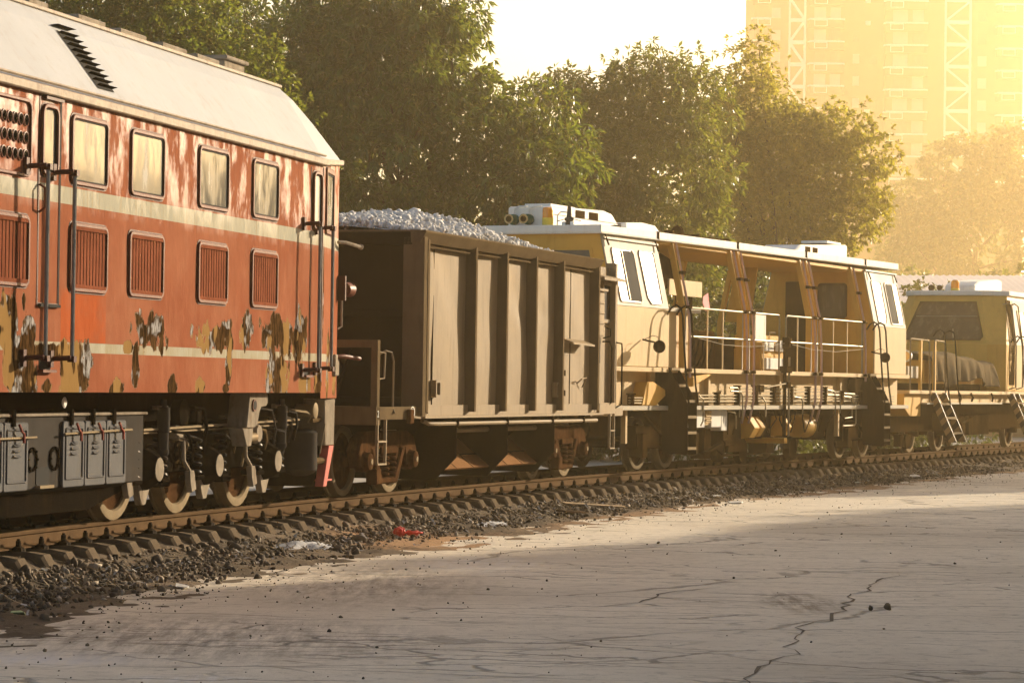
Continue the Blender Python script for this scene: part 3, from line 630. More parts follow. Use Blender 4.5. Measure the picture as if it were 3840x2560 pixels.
for s0, s1, z0, z1 in ((-5.42,-5.18,1.42,1.54),(1.57,1.80,1.42,1.50)):
    f_ = MB().prism(rrect(s0,s1,z0,z1,.02),'t',1.49,1.503).build('footstep', M['black'], loco)
    MB().box(s0-.02,s1+.02,1.49,1.55,z0-.025,z0).build('step_lip', M['redframe'], f_)
# nose door window, corner window, seams on the chamfer
window(1.80,2.12,2.98,3.62,loco,'paleglass',rad=.1,deep=.03)
window(.12,.60,2.97,3.70,loco,'glass',fn=chamf,tb=0,rad=.05,fr=.06)
b = MB(); b.box(2.175,2.20,1.49,1.507,1.35,3.68); b.box(1.76,1.775,1.49,1.504,1.5,3.66); b.build('door_seam', M['darkred'], loco)
MB(fn=chamf).box(.72,.97,-.005,.035,1.42,1.66).build('cover_plate', M['pale'], loco, bevel=.01)
# long grab rods with dark brackets
for s_, z0, z1, tt_ in ((-5.66,1.50,3.09,1.66),(-5.10,1.50,3.08,1.66),(1.61,1.46,3.04,1.66),(2.06,1.48,3.02,1.66)):
    h = MB().tube([(s_,tt_,z0),(s_,tt_,z1)],.019,8).build('grab_rod', M['pole'], loco, smooth=True)
    for z_ in (z0+.01,z1-.01):
        b = MB(); b.tube([(s_-.10,1.52,z_),(s_-.05,tt_,z_+.01),(s_+.01,tt_,z_+.01)],.021,6); b.box(s_-.14,s_-.08,1.498,1.53,z_-.07,z_+.07); b.box(s_-.03,s_+.03,tt_-.03,tt_+.03,z_-.025,z_+.025)
        b.build('rod_bracket', M['darkred'], h)
b = MB(); b.tube([(3.2,1.36,2.92),(3.3,1.42,2.92),(3.85,1.42,2.90)],.022,8); b.lathe('s',(3.85,1.42,2.90),[(-.01,.022),(0,.034),(.03,.034)],8); b.build('coupling_pipe', M['pale'], loco, smooth=True)
MB().tube([(3.25,1.33,1.63),(3.35,1.40,1.64),(3.95,1.40,1.62)],.026,8).build('coupling_pipe', M['redframe'], loco, smooth=True)
l_ = MB().lathe('s',(3.45,1.36,2.40),[(0,.03),(.02,.075),(.12,.085),(.2,.085),(.21,.07)],14).build('marker_lamp', M['redframe'], loco, smooth=True)
b = MB(); b.box(3.36,3.40,1.30,1.40,2.27,2.55); b.add([(3.62,1.28,2.47),(3.78,1.30,2.44),(3.78,1.43,2.44),(3.62,1.45,2.47),(3.62,1.365,2.50),(3.78,1.365,2.49)],[(0,1,5,4),(4,5,2,3)]); b.build_each('lamp_bracket', M['darkred'], l_)
MB().tube([(3.42,1.3,2.30),(3.50,1.32,2.27),(3.50,1.32,1.98),(3.42,1.3,1.95)],.012).build('grab_iron', M['pale'], loco)

# --- underframe: battery box
bb = MB(); bb.prism([(1.2,1.02),(1.2,.40),(1.12,.36),(-1.1,.36),(-1.1,1.02)],'s',-9.6,-2.27)
bat = bb.build('battery_box', M['grey'], loco, bevel=.008)
MB().prism([(-9.6,.38),(-2.30,.38),(-2.45,.33),(-3.35,.17),(-9.6,.15)],'t',-1.05,1.1).build('box_skirt', M['dark'], bat)
MB().box(-9.6,-2.22,-1.1,1.225,1.02,1.045).build('box_lid', M['pale'], bat, bevel=.006)
def box_door(s0, s1):
    d = MB(); d.prism(rrect(s0,s1,.395,.975,.03),'t',1.195,1.228)
    d.ring(rrect(s0+.045,s1-.045,.46,.92,.02), rrect(s0+.065,s1-.065,.48,.90,.015),'t',1.22,1.238)
    for k in range(3):
        z_ = .80-.045*k; c = (s0+s1)/2; d.add([(c-.07,1.222,z_),(c+.06,1.222,z_),(c+.06,1.25,z_-.028),(c-.07,1.25,z_-.028)],[(0,1,2,3)]); d.add([(c+.06,1.222,z_),(c+.06,1.25,z_-.028),(c+.06,1.222,z_-.03)],[(0,1,2)])
    d.build('box_door', M['doorgrey'], bat, bevel=.008)
    c = (s0+s1)/2; lv = MB(); lv.tube([(c-.02,1.26,.955),(c,1.265,.93),(c+.01,1.27,.90),(c+.05,1.275,.875),(c+.05,1.275,.80)],.012,6); lv.build('latch_lever', M['redlever'], bat)
    MB().box(c-.10,c-.05,1.2,1.245,.94,1.08).build('latch_bracket', M['dark'], bat)
for s0, s1 in ((-5.48,-4.98),(-4.24,-3.755),(-3.745,-3.255),(-3.245,-2.765),(-6.0,-5.49)): box_door(s0,s1)
MB().tube([(-4.27,1.255,.865),(-2.70,1.255,.885)],.011).build('locking_bar', M['steel'], bat)
MB().tube([(-6.0,1.255,.84),(-4.88,1.255,.845)],.011).build('locking_bar', M['steel'], bat)
for sc in (-4.85,-4.375):
    rg = MB(); o1 = [(sc+.105*math.cos(a_*.3927),.655+.105*math.sin(a_*.3927)) for a_ in range(16)]; o2 = [(sc+.085*math.cos(a_*.3927),.655+.085*math.sin(a_*.3927)) for a_ in range(16)]
    rg.ring(o1,o2,'t',1.2,1.216)
    for a_ in range(8): rg.lathe('t',(sc+.095*math.cos(a_*.785),1.21,.655+.095*math.sin(a_*.785)),[(0,.010),(.016,.010)],6)
    rg.build('inspection_ring', M['dark'], bat)
b = MB().prism(rrect(-4.76,-4.48,.43,.585,.03),'t',1.196,1.206).build('box_opening', M['black'], bat)
MB().box(-4.77,-4.47,1.2,1.25,.405,.43).build('opening_lip', M['steel'], b)
MB().add([(-2.262,.0,.40),(-2.262,1.2,.40),(-2.262,1.2,1.02),(-2.262,.0,1.02)],[(0,1,2,3)]).build('box_end', M['grey'], bat)
rgu = random.Random(4)
for k in range(16):
    s0 = rgu.uniform(-2.3,2.4); z0 = rgu.uniform(.75,1.12); t0 = rgu.uniform(1.06,1.22); L_ = rgu.uniform(.25,.7); dz = rgu.uniform(.15,.5)
    pts = [(s0,t0-.1,z0),(s0+.05,t0,z0-.02),(s0+L_*.6,t0+.03,z0-.04),(s0+L_,t0,z0-dz*.5),(s0+L_+.03,t0-.05,z0-dz)]
    MB().tube(pts,rgu.choice((.010,.014,.020)),6).build('brake_pipe', M[rgu.choice(('dark','spring','grey','grime','steel'))], loco, smooth=True)
for k in range(9):
    s0 = -2.2+.55*k; z0 = rgu.uniform(.62,.98); w_ = rgu.uniform(.06,.14)
    MB().box(s0-w_,s0+w_,.98,rgu.uniform(1.08,1.16),z0-.06,z0+.07).build('valve_block', M[rgu.choice(('dark','grey','pale','dark'))], loco, bevel=.012)
# hanging tag above the box
MB().lathe('t',(-4.42,1.30,1.14),[(0,.035),(.012,.05),(.02,.035)],12).build('tag_disc', M['boxwhite'], loco)
# --- bogie
def wheel(sc, tc, r, root, rim='steel', web='rust', inner=True):
    sg = 1 if tc > 0 else -1
    w_ = MB(fn=lambda a,b,c_: (a,tc+(b-tc)*sg,c_)).lathe('t',(sc,tc,r),[(-.065,r*.80),(-.065,r*1.05),(-.035,r*1.05),(-.03,r),(.062,r*.985),(.065,r*.96),(.065,r*.83),(.045,r*.80),(-.05,r*.80)],32,caps=False).build('wheel', M[rim], root, smooth=True)
    MB(fn=lambda a,b,c_: (a,tc+(b-tc)*sg,c_)).lathe('t',(sc,tc,r),[(-.05,r*.79),(.02,r*.80),(-.015,r*.70),(-.02,r*.35),(.03,r*.28),(.035,r*.12)],28).build('wheel_web', M[web], w_, smooth=True)
    return w_
AX = (-2.0,-.33,1.50)
for sc in AX:
    for tc in (.745,-.745): wheel(sc,tc,.525,loco)
    MB().cyl('t',(sc,0,.525),.09,-.72,.72,12).build('axle', M['dark'], loco)
    ab = MB().lathe('t',(sc,1.0,.50),[(0,.20),(.12,.21),(.2,.17),(.262,.125)],10).build('axle_box', M['dark'], loco)
    MB().cyl('t',(sc,1.26,.50),.112,0,.008,18).build('axle_cap', M['pale'], ab)
    for ds in (-.36,.36):
        MB().coil((sc+ds,1.12,0),.068,.019,.42,.78,4.6).build('coil_spring', M['spring'], loco, smooth=True)
        MB().box(sc+ds-.1,sc+ds+.1,1.0,1.2,.36,.41).build('spring_seat', M['dark'], loco, bevel=.01)
    MB().prism([(sc-.62,.46),(sc-.50,.46),(sc-.47,.40),(sc-.43,.27),(sc-.55,.24),(sc-.60,.34)],'t',1.12,1.18).build('brake_hanger', M['pale'], loco, bevel=.006)
    MB().tube([(sc-.72,1.14,.78),(sc-.70,1.14,.56),(sc-.58,1.16,.45)],.022).build('brake_rod', M['pale'], loco)
    MB().prism([(sc-.17,.36),(sc+.16,.38),(sc+.12,.30),(sc+.02,.16),(sc-.08,.16),(sc-.14,.26)],'t',1.05,1.12).build('guard_plate', M['pale'], loco, bevel=.008)
bf = MB(); bf.box(-3.0,2.3,.90,1.02,.44,.86); bf.box(-2.9,2.25,-1.02,.9,.86,1.20)
bf.prism([(-.1,.86),(.5,.86),(.2,.62),(.0,.62)],'t',.98,1.10)
for sc in (-2.75,-1.15,.62,2.2): bf.box(sc-.13,sc+.13,-.95,1.0,.30,.90)
bf.box(-3.0,3.1,-1.0,1.05,.95,1.24)
bf.build('bogie_frame', M['dark'], loco, bevel=.01)
for sc in (-1.75,1.78):
    d = MB().lathe('z',(sc,1.2,0),[(.62,.035),(.64,.055),(.68,.06),(.685,.052),(.84,.052),(.85,.062),(1.08,.062),(1.10,.03),(1.16,.03)],14).build('damper', M['grey'], loco, smooth=True)
    MB().box(sc-.05,sc+.12,1.10,1.2,1.06,1.10).build('damper_arm', M['pale'], d)
br = MB().prism([(.17,1.225),(.73,1.225),(.73,1.12),(.69,1.09),(.53,1.08),(.47,1.02),(.42,.90),(.34,.87),(.08,.87)],'t',1.18,1.40).build('hanger_bracket', M['pale'], loco, bevel=.008)
MB().prism([(.02,.868),(.35,.868),(.29,.68),(.15,.68)],'t',1.22,1.38).build('bracket_arm', M['pale'], br, bevel=.008)
MB().lathe('t',(.29,1.40,1.10),[(0,.062),(.014,.062),(.014,.048)],18).build('bracket_ring', M['redframe'], br)
MB().cyl('t',(.29,1.40,1.10),.047,0,.016,16).build('bracket_hole', M['black'], br)
MB().tube([(.28,1.30,.76),(.62,1.30,.77)],.045,10).build('tie_rod', M['steel'], loco, smooth=True)
MB().lathe('t',(.95,1.1,.80),[(0,.10),(.10,.11),(.14,.09)],12).build('rod_joint', M['pale'], loco)
MB().lathe('t',(-1.05,.75,1.03),[(0,.125),(.34,.125),(.36,.135),(.40,.135),(.41,.10)],20).build('brake_cylinder', M['dark'], loco, smooth=True)
MB().lathe('z',(2.86,1.06,0),[(.30,.08),(.33,.15),(.37,.19),(.78,.19),(.80,.17),(.82,.10)],20).build('air_tank', M['grey'], loco, smooth=True)
MB().lathe('t',(2.75,1.0,1.03),[(0,.07),(.22,.07),(.23,.09),(.27,.09),(.28,.06)],16).build('small_cylinder', M['steel'], loco, smooth=True)
MB().tube([(2.9,1.2,.46),(3.05,1.24,.47),(3.2,1.25,.45)],.04,8).build('hose_end', M['grime'], loco, smooth=True)
MB().tube([(2.8,1.2,.92),(3.0,1.24,.93),(3.15,1.25,.90)],.03,8).build('hose_end', M['grime'], loco, smooth=True)
b = MB(); b.tube([(-2.3,1.16,.87),(2.5,1.16,.93)],.014); b.tube([(-2.3,1.13,.84),(2.5,1.13,.88)],.011); b.build('air_pipe', M['steel'], loco)
b = MB(); b.tube([(3.0,1.3,.88),(2.95,1.26,.55)],.008); b.build('cable', M['steel'], loco)
pl = MB().prism([(3.02,.64),(3.34,.64),(3.36,1.16),(2.98,1.16)],'t',-1.28,1.30).build('end_plate', M['pale'], loco, bevel=.008)
MB().prism([(3.16,.635),(3.34,.635),(3.09,.18),(2.96,.18)],'t',1.20,1.30).build('rail_guard', M['pilotred'], loco, bevel=.006)
MB().prism([(3.16,.635),(3.34,.635),(3.09,.18),(2.96,.18)],'t',-1.28,1.19).build('rail_guard', M['dark'], loco)
MB().box(3.0,3.35,.9,1.28,.24,.26).build('guard_step', M['pilotred'], loco)
MB().lathe('s',(3.4,0,.88),[(0,.22),(.3,.16),(.75,.18),(.85,.12)],10).build('coupler', M['rust'], loco)

# ------------------------------------------------------------------ hopper wagon
o_, rz_ = vframe(38, 18)
wag = empty('hopper_wagon', o_, rz_, 'ribbed taupe hopper wagon heaped with white stone, coupled behind the red locomotive', 'freight wagon')
# panels between the ribs: dented sheet
RIB = (-3.82,-2.03,-.77,.50,1.755,3.50)
def dent(s, z):
    d = .008*math.sin(s*2.3+z*1.1)+.007*math.sin(z*3.7+s*4.1)+.005*math.sin(s*9+z*2.2)*math.sin(z*5)
    for a_, b_, r_, h_ in ((-.15,2.55,.22,-.03),(.15,2.35,.14,-.025),(.95,2.62,.16,-.028),(1.2,2.35,.16,-.03),(-1.5,1.6,.3,.022),(-1.55,2.3,.25,-.02),(.2,1.5,.35,.02),(2.6,2.0,.5,.012),(-3.2,2.6,.4,.012)):
        d += h_*math.exp(-((s-a_)**2+(z-b_)**2)/(r_*r_))
    return d*.6
n, m_ = 150, 60; V = []
for i in range(n):
    s_ = -3.9+7.45*i/(n-1)
    for j in range(m_): z_ = .97+2.17*j/(m_-1); V.append((s_, -(1.42+dent(s_,z_)), z_))
idx = np.arange(n*m_).reshape(n,m_); F = np.stack([idx[:-1,:-1],idx[1:,:-1],idx[1:,1:],idx[:-1,1:]],-1).reshape(-1,4)
link_mesh('side_panel', bulk_mesh('side_panel', np.array(V), F, M['wagon'], True), None, wag)
sh = MB(); sh.prism([(1.40,3.10),(1.40,.95),(-1.40,.95),(-1.40,3.10)],'s',-3.88,-3.80); sh.prism([(1.40,3.10),(1.40,.95),(-1.40,.95),(-1.40,3.10)],'s',3.5,3.6)
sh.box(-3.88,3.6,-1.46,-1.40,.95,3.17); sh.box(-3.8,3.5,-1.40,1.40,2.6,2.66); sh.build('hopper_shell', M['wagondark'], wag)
e_ = MB(); e_.box(-4.0,-3.88,-1.42,1.40,3.0,3.17); e_.box(-3.96,-3.88,-1.42,1.40,2.14,2.23); e_.box(-3.96,-3.88,-1.4,1.38,1.1,1.18); e_.box(-3.99,-3.88,-.08,.08,1.1,3.0)
e_.build('end_stiffener', M['wagondark'], wag, bevel=.006)
for k, s_ in enumerate(RIB):
    r_ = MB(); r_.box(s_-.05,s_,1.38,1.545,1.0,3.05); r_.box(s_-.055,s_+.012,1.545,1.557,1.0,3.07); r_.build('rib', M['wagonpost'], wag)
MB().box(-4.0,-3.87,1.28,1.55,.96,3.10).build('corner_post', M['wagonpost'], wag, bevel=.006)
tp = MB(); tp.prism([(1.38,3.18),(1.575,3.18),(1.575,3.162),(1.50,3.03),(1.38,3.03)],'s',-4.02,3.62); tp.box(-4.02,3.62,-1.52,-1.40,3.09,3.18)
for a_, b_ in zip(RIB[:-1], RIB[1:]): tp.box(a_+.02,b_-.14,1.42,1.50,2.985,3.0)
tp.box(-4.02,-3.9,-1.5,1.56,3.165,3.185); tp.build('top_chord', M['wagonpost'], wag, wob=.006)
MB().box(-4.0,3.62,1.38,1.47,.955,1.085).build('lower_band', M['wagon'], wag)
MB().box(-4.02,3.62,1.30,1.60,.93,.957).build('sill_flange', M['wagon'], wag)
for s_ in (-3.28,1.72):
    p_ = MB(); p_.ring(rrect(s_-.09,s_+.09,1.18,1.39,.02),rrect(s_-.06,s_+.06,1.21,1.36,.015),'t',1.43,1.50); p_.build('rope_pocket', M['wagon'], wag)
    MB().box(s_-.06,s_+.06,1.43,1.45,1.21,1.36).build('pocket_back', M['black'], wag)
dr = MB(); dr.box(2.05,2.07,1.44,1.462,1.06,1.90); dr.box(2.05,3.1,1.44,1.458,1.055,1.07); dr.box(2.03,2.10,1.44,1.48,1.48,1.56); dr.box(2.03,2.10,1.44,1.48,1.20,1.28)
dr.build('hatch_edge', M['wagondark'], wag)
MB().add([(2.0,1.45,2.01),(3.05,1.45,1.99),(3.05,1.62,1.93),(2.0,1.62,1.95),(2.0,1.62,1.925),(3.05,1.62,1.905),(2.0,1.45,1.97),(3.05,1.45,1.95)],[(0,1,2,3),(3,2,5,4),(4,5,7,6),(0,3,4,6),(1,7,5,2)]).build('rain_shelf', M['wagon'], wag)
MB().tube([(2.75,1.45,1.38),(2.75,1.52,1.44),(3.0,1.52,1.46),(3.0,1.45,1.32)],.010).build('grab_iron', M['wagon'], wag)
MB().lathe('t',(-3.6,1.47,1.02),[(0,.035),(.02,.035),(.02,.02)],10).build('tow_ring', M['wagon'], wag)
for s_ in (-3.32,2.45): MB(fn=lambda a,b_,c_: (a,b_+dent(a,c_),c_)).box(s_-.006,s_+.006,1.412,1.428,1.09,2.98).build('panel_seam', M['wagondark'], wag)
# front platform
pf = MB(); pf.box(-5.40,-3.9,1.36,1.50,.92,1.07); pf.box(-5.42,-5.28,-1.5,1.50,.86,1.075); pf.box(-5.3,3.6,-.3,.3,.72,.95); pf.box(-5.3,-3.9,-1.4,1.36,1.03,1.06); pf.box(-5.40,-3.9,-1.5,-1.36,.92,1.07)
pf.build('platform', M['wagonpost'], wag, bevel=.005)
st_ = MB(); st_.box(-5.40,-5.31,1.42,1.50,1.07,1.84); st_.box(-5.40,-5.31,-1.5,1.42,1.75,1.84); st_.box(-5.40,-5.31,-1.5,-1.42,1.07,1.75); st_.build('stanchion_frame', M['wagonpost'], wag, bevel=.005)
MB().tube([(-5.31,1.47,1.71),(-5.12,1.49,1.69),(-5.15,1.49,1.40),(-5.31,1.47,1.39)],.011).build('grab_iron', M['wagon'], wag)
MB().tube([(-5.05,1.35,1.66),(-4.97,1.44,1.72),(-4.88,1.48,1.70),(-4.84,1.49,1.6),(-4.85,1.49,1.05),(-4.86,1.52,.99)],.013,8).build('grab_iron', M['wagon'], wag, smooth=True)
MB().lathe('s',(-5.1,.35,1.45),[(0,.26),(.06,.33),(.7,.33),(.76,.26)],20).build('air_reservoir', M['wagondark'], wag, smooth=True)
MB().tube([(-5.25,.9,1.1),(-4.2,.7,1.75)],.02).build('brake_lever', M['wagondark'], wag)
ld = MB(); ld.box(-5.365,-5.345,1.47,1.505,.40,.92); ld.box(-5.095,-5.075,1.47,1.505,.40,.92)
for z_ in (.40,.66): ld.box(-5.365,-5.075,1.47,1.51,z_,z_+.02)
ld.build('ladder', M['wagon'], wag)
MB().box(-4.42,-4.30,1.5,1.56,.87,1.04).build('latch_block', M['rust'], wag, bevel=.01)
MB().tube([(-4.4,1.54,.955),(-4.1,1.56,.935)],.016).build('uncoupling_lever', M['wagon'], wag)
# stencilled figure 2 and round emblem on the platform beam
def text(body, size, loc, mat_, parent, name, flatdepth=.002, ry=0):
    c = bpy.data.curves.new(name, 'FONT'); c.body = body; c.size = size; c.extrude = flatdepth; c.align_x = 'CENTER'; c.align_y = 'CENTER'
    ob_ = bpy.data.objects.new(name, c); dg = bpy.context.evaluated_depsgraph_get(); col.objects.link(ob_); dg.update()
    me_ = bpy.data.meshes.new_from_object(ob_.evaluated_get(dg)); bpy.data.objects.remove(ob_); me_.materials.clear()
    o = link_mesh(name, me_, mat_, parent); o.location = (loc[0], -loc[1], loc[2]); o.rotation_euler = (R(90), 0, 0); return o
text('2', .11, (-5.36,1.503,.985), M['whitepaint'], wag, 'stencil_figure')
em = MB()
for r0, r1 in ((.075,.062),(.045,.036)):
    em.ring([(-4.20+r0*math.cos(k*.393),1.0+r0*math.sin(k*.393)) for k in range(16)],[(-4.20+r1*math.cos(k*.393),1.0+r1*math.sin(k*.393)) for k in range(16)],'t',1.5,1.503)
em.box(-4.215,-4.185,1.5,1.503,.955,1.045); em.build('round_emblem', M['whitepaint'], wag)
# hopper chutes
for s_ in (-2.0,.08,2.2):
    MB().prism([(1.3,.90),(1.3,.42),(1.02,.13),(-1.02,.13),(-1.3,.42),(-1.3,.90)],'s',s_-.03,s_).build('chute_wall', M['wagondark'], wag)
for s0, s1 in ((-1.99,.04),(.09,2.16)):
    MB().prism([(.25,.90),(1.06,.26),(1.03,.24),(.20,.88)],'s',s0,s1).build('chute_door', M['chute'], wag)
    b = MB()
    for k in (1,2): c = s0+(s1-s0)*k/3; b.prism([(.45,.748),(1.065,.262),(1.068,.265),(.453,.751)],'s',c-.006,c+.006)
    b.prism([(.86,.425),(.875,.413),(.878,.417),(.863,.429)],'s',s0,s1); b.build('door_seam', M['wagondark'], wag)
    MB().cyl('s',(0,1.02,.75),.035,s0,s1,10).build('chute_shaft', M['steel'], wag, smooth=True)
    MB().prism([(-.25,.90),(-1.06,.26),(-1.03,.24),(-.20,.88)],'s',s0,s1).build('chute_door', M['wagondark'], wag)
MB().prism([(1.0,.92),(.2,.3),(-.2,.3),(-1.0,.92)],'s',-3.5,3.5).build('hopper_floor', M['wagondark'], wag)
MB().tube([(-3.72,1.45,.90),(-3.6,1.49,.865),(-3.2,1.49,.86),(3.62,1.49,.85)],.028,8).build('brake_pipe', M['wagon'], wag, smooth=True)
b = MB()
for s_ in (-2.6,-.6,1.4,2.9): b.box(s_-.02,s_+.02,1.44,1.53,.82,.93)
b.build_each('pipe_clamp', M['wagondark'], wag)
# bogies
def wagon_bogie(sc):
    for ds in (-.78,.78):
        for tc in (.745,-.745): wheel(sc+ds,tc,.42,wag,'steel','rust')
        MB().cyl('t',(sc+ds,0,.42),.07,-.75,1.05,10).build('axle', M['rust'], wag)
        c = MB().lathe('t',(sc+ds,.98,.42),[(0,.13),(.10,.13),(.12,.11),(.17,.10),(.18,.07)],14).build('axle_cap', M['rust'], wag)
        MB().lathe('t',(sc+ds,1.16,.42),[(0,.035),(.01,.035)],8).build('cap_bolt', M['steel'], c)
    for sg in (1,-1):
        f_ = MB(); P = [(-1.0,.56),(-.92,.70),(-.70,.76),(.70,.76),(.92,.70),(1.0,.56),(.94,.30),(.62,.30),(.60,.52),(.44,.66),(.30,.62),(.34,.24),(.22,.15),(-.22,.15),(-.34,.24),(-.30,.62),(-.44,.66),(-.60,.52),(-.62,.30),(-.94,.30)]
        top = [(-1.0,.54),(-.90,.70),(-.68,.77),(.68,.77),(.90,.70),(1.0,.54),(.94,.34),(.62,.34),(.58,.56),(-.58,.56),(-.62,.34),(-.94,.34)]
        f_.prism([(sc+a_,z_) for a_,z_ in top],'t',sg*.92,sg*1.08)
        f_.prism([(sc-.60,.58),(sc-.46,.58),(sc-.20,.22),(sc+.20,.22),(sc+.46,.58),(sc+.60,.58),(sc+.30,.14),(sc-.30,.14)],'t',sg*.93,sg*1.09)
        f_.box(sc-.42,sc-.30,min(sg*.93,sg*1.06),max(sg*.93,sg*1.06),.22,.6); f_.box(sc+.30,sc+.42,min(sg*.93,sg*1.06),max(sg*.93,sg*1.06),.22,.6)
        f_.build('side_frame', M['rust'], wag, bevel=.02)
        for ds in (-.12,.12): MB().coil((sc+ds,sg*1.04,0),.075,.022,.24,.50,4).build('bogie_spring', M['rust'], wag, smooth=True)
        MB().box(sc-.28,sc+.28,min(sg*.8,sg*1.1),max(sg*.8,sg*1.1),.50,.58).build('bolster', M['rust'], wag, bevel=.01)
    MB().box(sc-.25,sc+.25,-.9,.9,.42,.72).build('bolster', M['rust'], wag)
    MB().box(sc-.55,sc-.38,1.0,1.14,.14,.33).build('brake_block', M['rust'], wag, bevel=.015)
wagon_bogie(-3.87); wagon_bogie(3.51)
# rear cabinet
cb = MB(); cb.box(3.62,4.70,-1.35,1.36,.98,3.10); cb.build('rear_cabinet', M['wagon'], wag, bevel=.006)
b = MB(); b.box(4.66,4.78,1.30,1.46,.96,3.17); b.box(3.55,3.70,1.36,1.47,.96,3.12); b.build('cabinet_post', M['wagon'], wag, bevel=.006)
MB().prism([(1.34,2.99),(1.56,2.93),(1.56,2.89),(1.34,2.93)],'s',3.72,4.86).build('cabinet_awning', M['wagon'], wag)
MB().ring(rrect(4.26,4.70,2.28,2.88,.01),rrect(4.30,4.66,2.33,2.83,.01),'t',1.36,1.39).build('vent_frame', M['wagon'], wag)
MB().box(4.30,4.66,1.36,1.372,2.33,2.83).build('vent_mesh', M['black'], wag)
b = MB(); b.box(3.86,4.22,1.36,1.42,2.08,2.72); b.box(3.82,4.28,1.36,1.46,2.73,2.77)
for z_ in (2.55,2.40,2.25): b.box(3.90,4.18,1.42,1.435,z_,z_+.03)
b.build('switch_box', M['wagon'], wag, bevel=.006)
MB().box(4.0,4.14,1.36,1.385,1.68,2.06).build('cable_duct', M['black'], wag)
for pts in ([(3.95,1.40,2.05),(3.93,1.42,1.6),(3.93,1.40,1.0)],[(4.28,1.38,2.0),(4.38,1.46,2.0),(4.42,1.48,1.9),(4.42,1.48,1.1),(4.3,1.44,1.04)],[(4.70,1.44,2.0),(4.82,1.52,1.98),(4.84,1.52,1.9),(4.84,1.52,1.08),(4.72,1.46,1.02)],[(4.30,1.38,2.24),(4.40,1.46,2.18),(4.40,1.46,2.08),(4.30,1.38,2.05)]):
    MB().tube(pts,.012,8).build('cabinet_rail', M['wagondark'], wag, smooth=True)
MB().box(3.62,5.35,-1.4,1.40,.90,1.02).build('rear_platform', M['wagon'], wag, bevel=.006)
MB().box(3.84,4.70,1.36,1.47,.93,1.10).build('rear_beam', M['wagon'], wag, bevel=.01)
ld = MB(); ld.box(4.37,4.388,1.45,1.485,.42,.94); ld.box(4.60,4.618,1.45,1.485,.42,.94)
for z_ in (.42,.68): ld.box(4.37,4.618,1.45,1.49,z_,z_+.02)
ld.build('ladder', M['wagon'], wag)
MB().tube([(3.8,1.2,.86),(4.0,1.25,.82),(4.1,1.25,.7),(4.08,1.2,.5)],.014).build('brake_hose', M['wagondark'], wag)
MB().lathe('s',(5.3,0,.80),[(0,.2),(.3,.14),(.7,.16)],10).build('coupler', M['rust'], wag)
MB().lathe('s',(-6.0,0,.80),[(0,.16),(.4,.14),(.7,.2)],10).build('coupler', M['rust'], wag)
# the stone heap lies in the wagon
M['stone'] = stone_mat('white_crushed_stone', (.54,.525,.50), (.72,.70,.67), (.44,.40,.35))
def heap_z(s, t_):
    return 3.10 + .46*np.clip(1-np.abs(s+.9)/4.3,0,1)**.8*np.clip(1-(t_/1.5)**2,0,1)**.7
rng = np.random.default_rng(11); n = 12000; s_ = rng.uniform(-3.75,3.3,n); t_ = rng.uniform(-1.36,1.36,n); z_ = heap_z(s_,t_)+rng.normal(0,.02,n)
me = stones('stone_load', np.stack([s_,-t_,z_],-1), rng.gamma(5,.0052,n)+.012, M['stone'], rng, .8)
gs = np.linspace(-3.8,3.45,60); gt = np.linspace(-1.4,1.4,24); S_, T_ = np.meshgrid(gs,gt,indexing='ij')
base_me = bulk_mesh('heap', np.stack([S_,-T_,heap_z(S_,T_)-.03],-1).reshape(-1,3), (lambda i: np.stack([i[:-1,:-1],i[1:,:-1],i[1:,1:],i[:-1,1:]],-1).reshape(-1,4))(np.arange(60*24).reshape(60,24)), M['stone'])
bm = bmesh.new(); bm.from_mesh(me); bm.from_mesh(base_me); bm.to_mesh(me); bm.free()
sl = link_mesh('stone_load', me, None); sl.location = wag.location; sl.rotation_euler = wag.rotation_euler
tag(sl, 'heap of white crushed stone filling the taupe hopper wagon', 'stone heap', kind='stuff')

# ------------------------------------------------------------------ yellow track machine with two cabs
o_, rz_ = vframe(50, 24.5)
ym = empty('track_machine', o_, rz_, 'yellow rail maintenance machine with two cabs and an open railed deck, behind the hopper wagon', 'rail vehicle')
ZW, TW, TT = 2.58, 1.40, 1.16                   # waist height, half width at waist and at the roof
def cab_t(z): return TW if z <= ZW else TW+(TT-TW)*(z-ZW)/(3.70-ZW)
def slope(s, t, z): return (s, t+cab_t(z), z)
def roof_z(s): return 3.69+.006*(s+7)
b = MB()
for s0, s1 in ((-7.12,-4.78),(-4.74,-1.05),(-1.01,2.62),(2.66,6.22),(6.26,8.47)):
    z0, z1 = roof_z(s0), roof_z(s1); P = [(s0,z0),(s1,z1),(s1,z1+.115),(s0,z0+.115)]
    b.prism(P,'t',-.80,1.20)
    b.prism([(s0,z0+.0),(s1,z1),(s1,z1-.02),(s0,z0-.02)],'t',-.80,1.225)
b.build('roof', M['white'], ym, bevel=.012)
b = MB()
for s_ in (-4.76,-1.03,2.64,6.24): z_ = roof_z(s_); b.box(s_-.03,s_+.03,-.8,1.213,z_,z_+.121)
b.build('roof_joint', M['brown'], ym)
def cab(s0, s1, face_s, sgn):
    """closed cab between s0 and s1; face_s = its end wall"""
    up_ = MB(); up_.prism([(TT,3.69),(TW,ZW),(-.98,ZW),(-.74,3.69)],'s',s0,s1)
    u = up_.build('cab_upper', M['cream'], ym, bevel=.008)
    lo = MB(); lo.prism([(TW+.004,ZW-.002),(TW+.004,1.655),(-.98,1.655),(-.98,ZW-.002)],'s',s0-.002,s1+.002)
    l = lo.build('cab_lower', M['yellow'], ym, bevel=.008)
    return u, l
u1, l1 = cab(-7.02,-4.74,-7.02,-1); u2, l2 = cab(6.26,8.38,8.38,1)
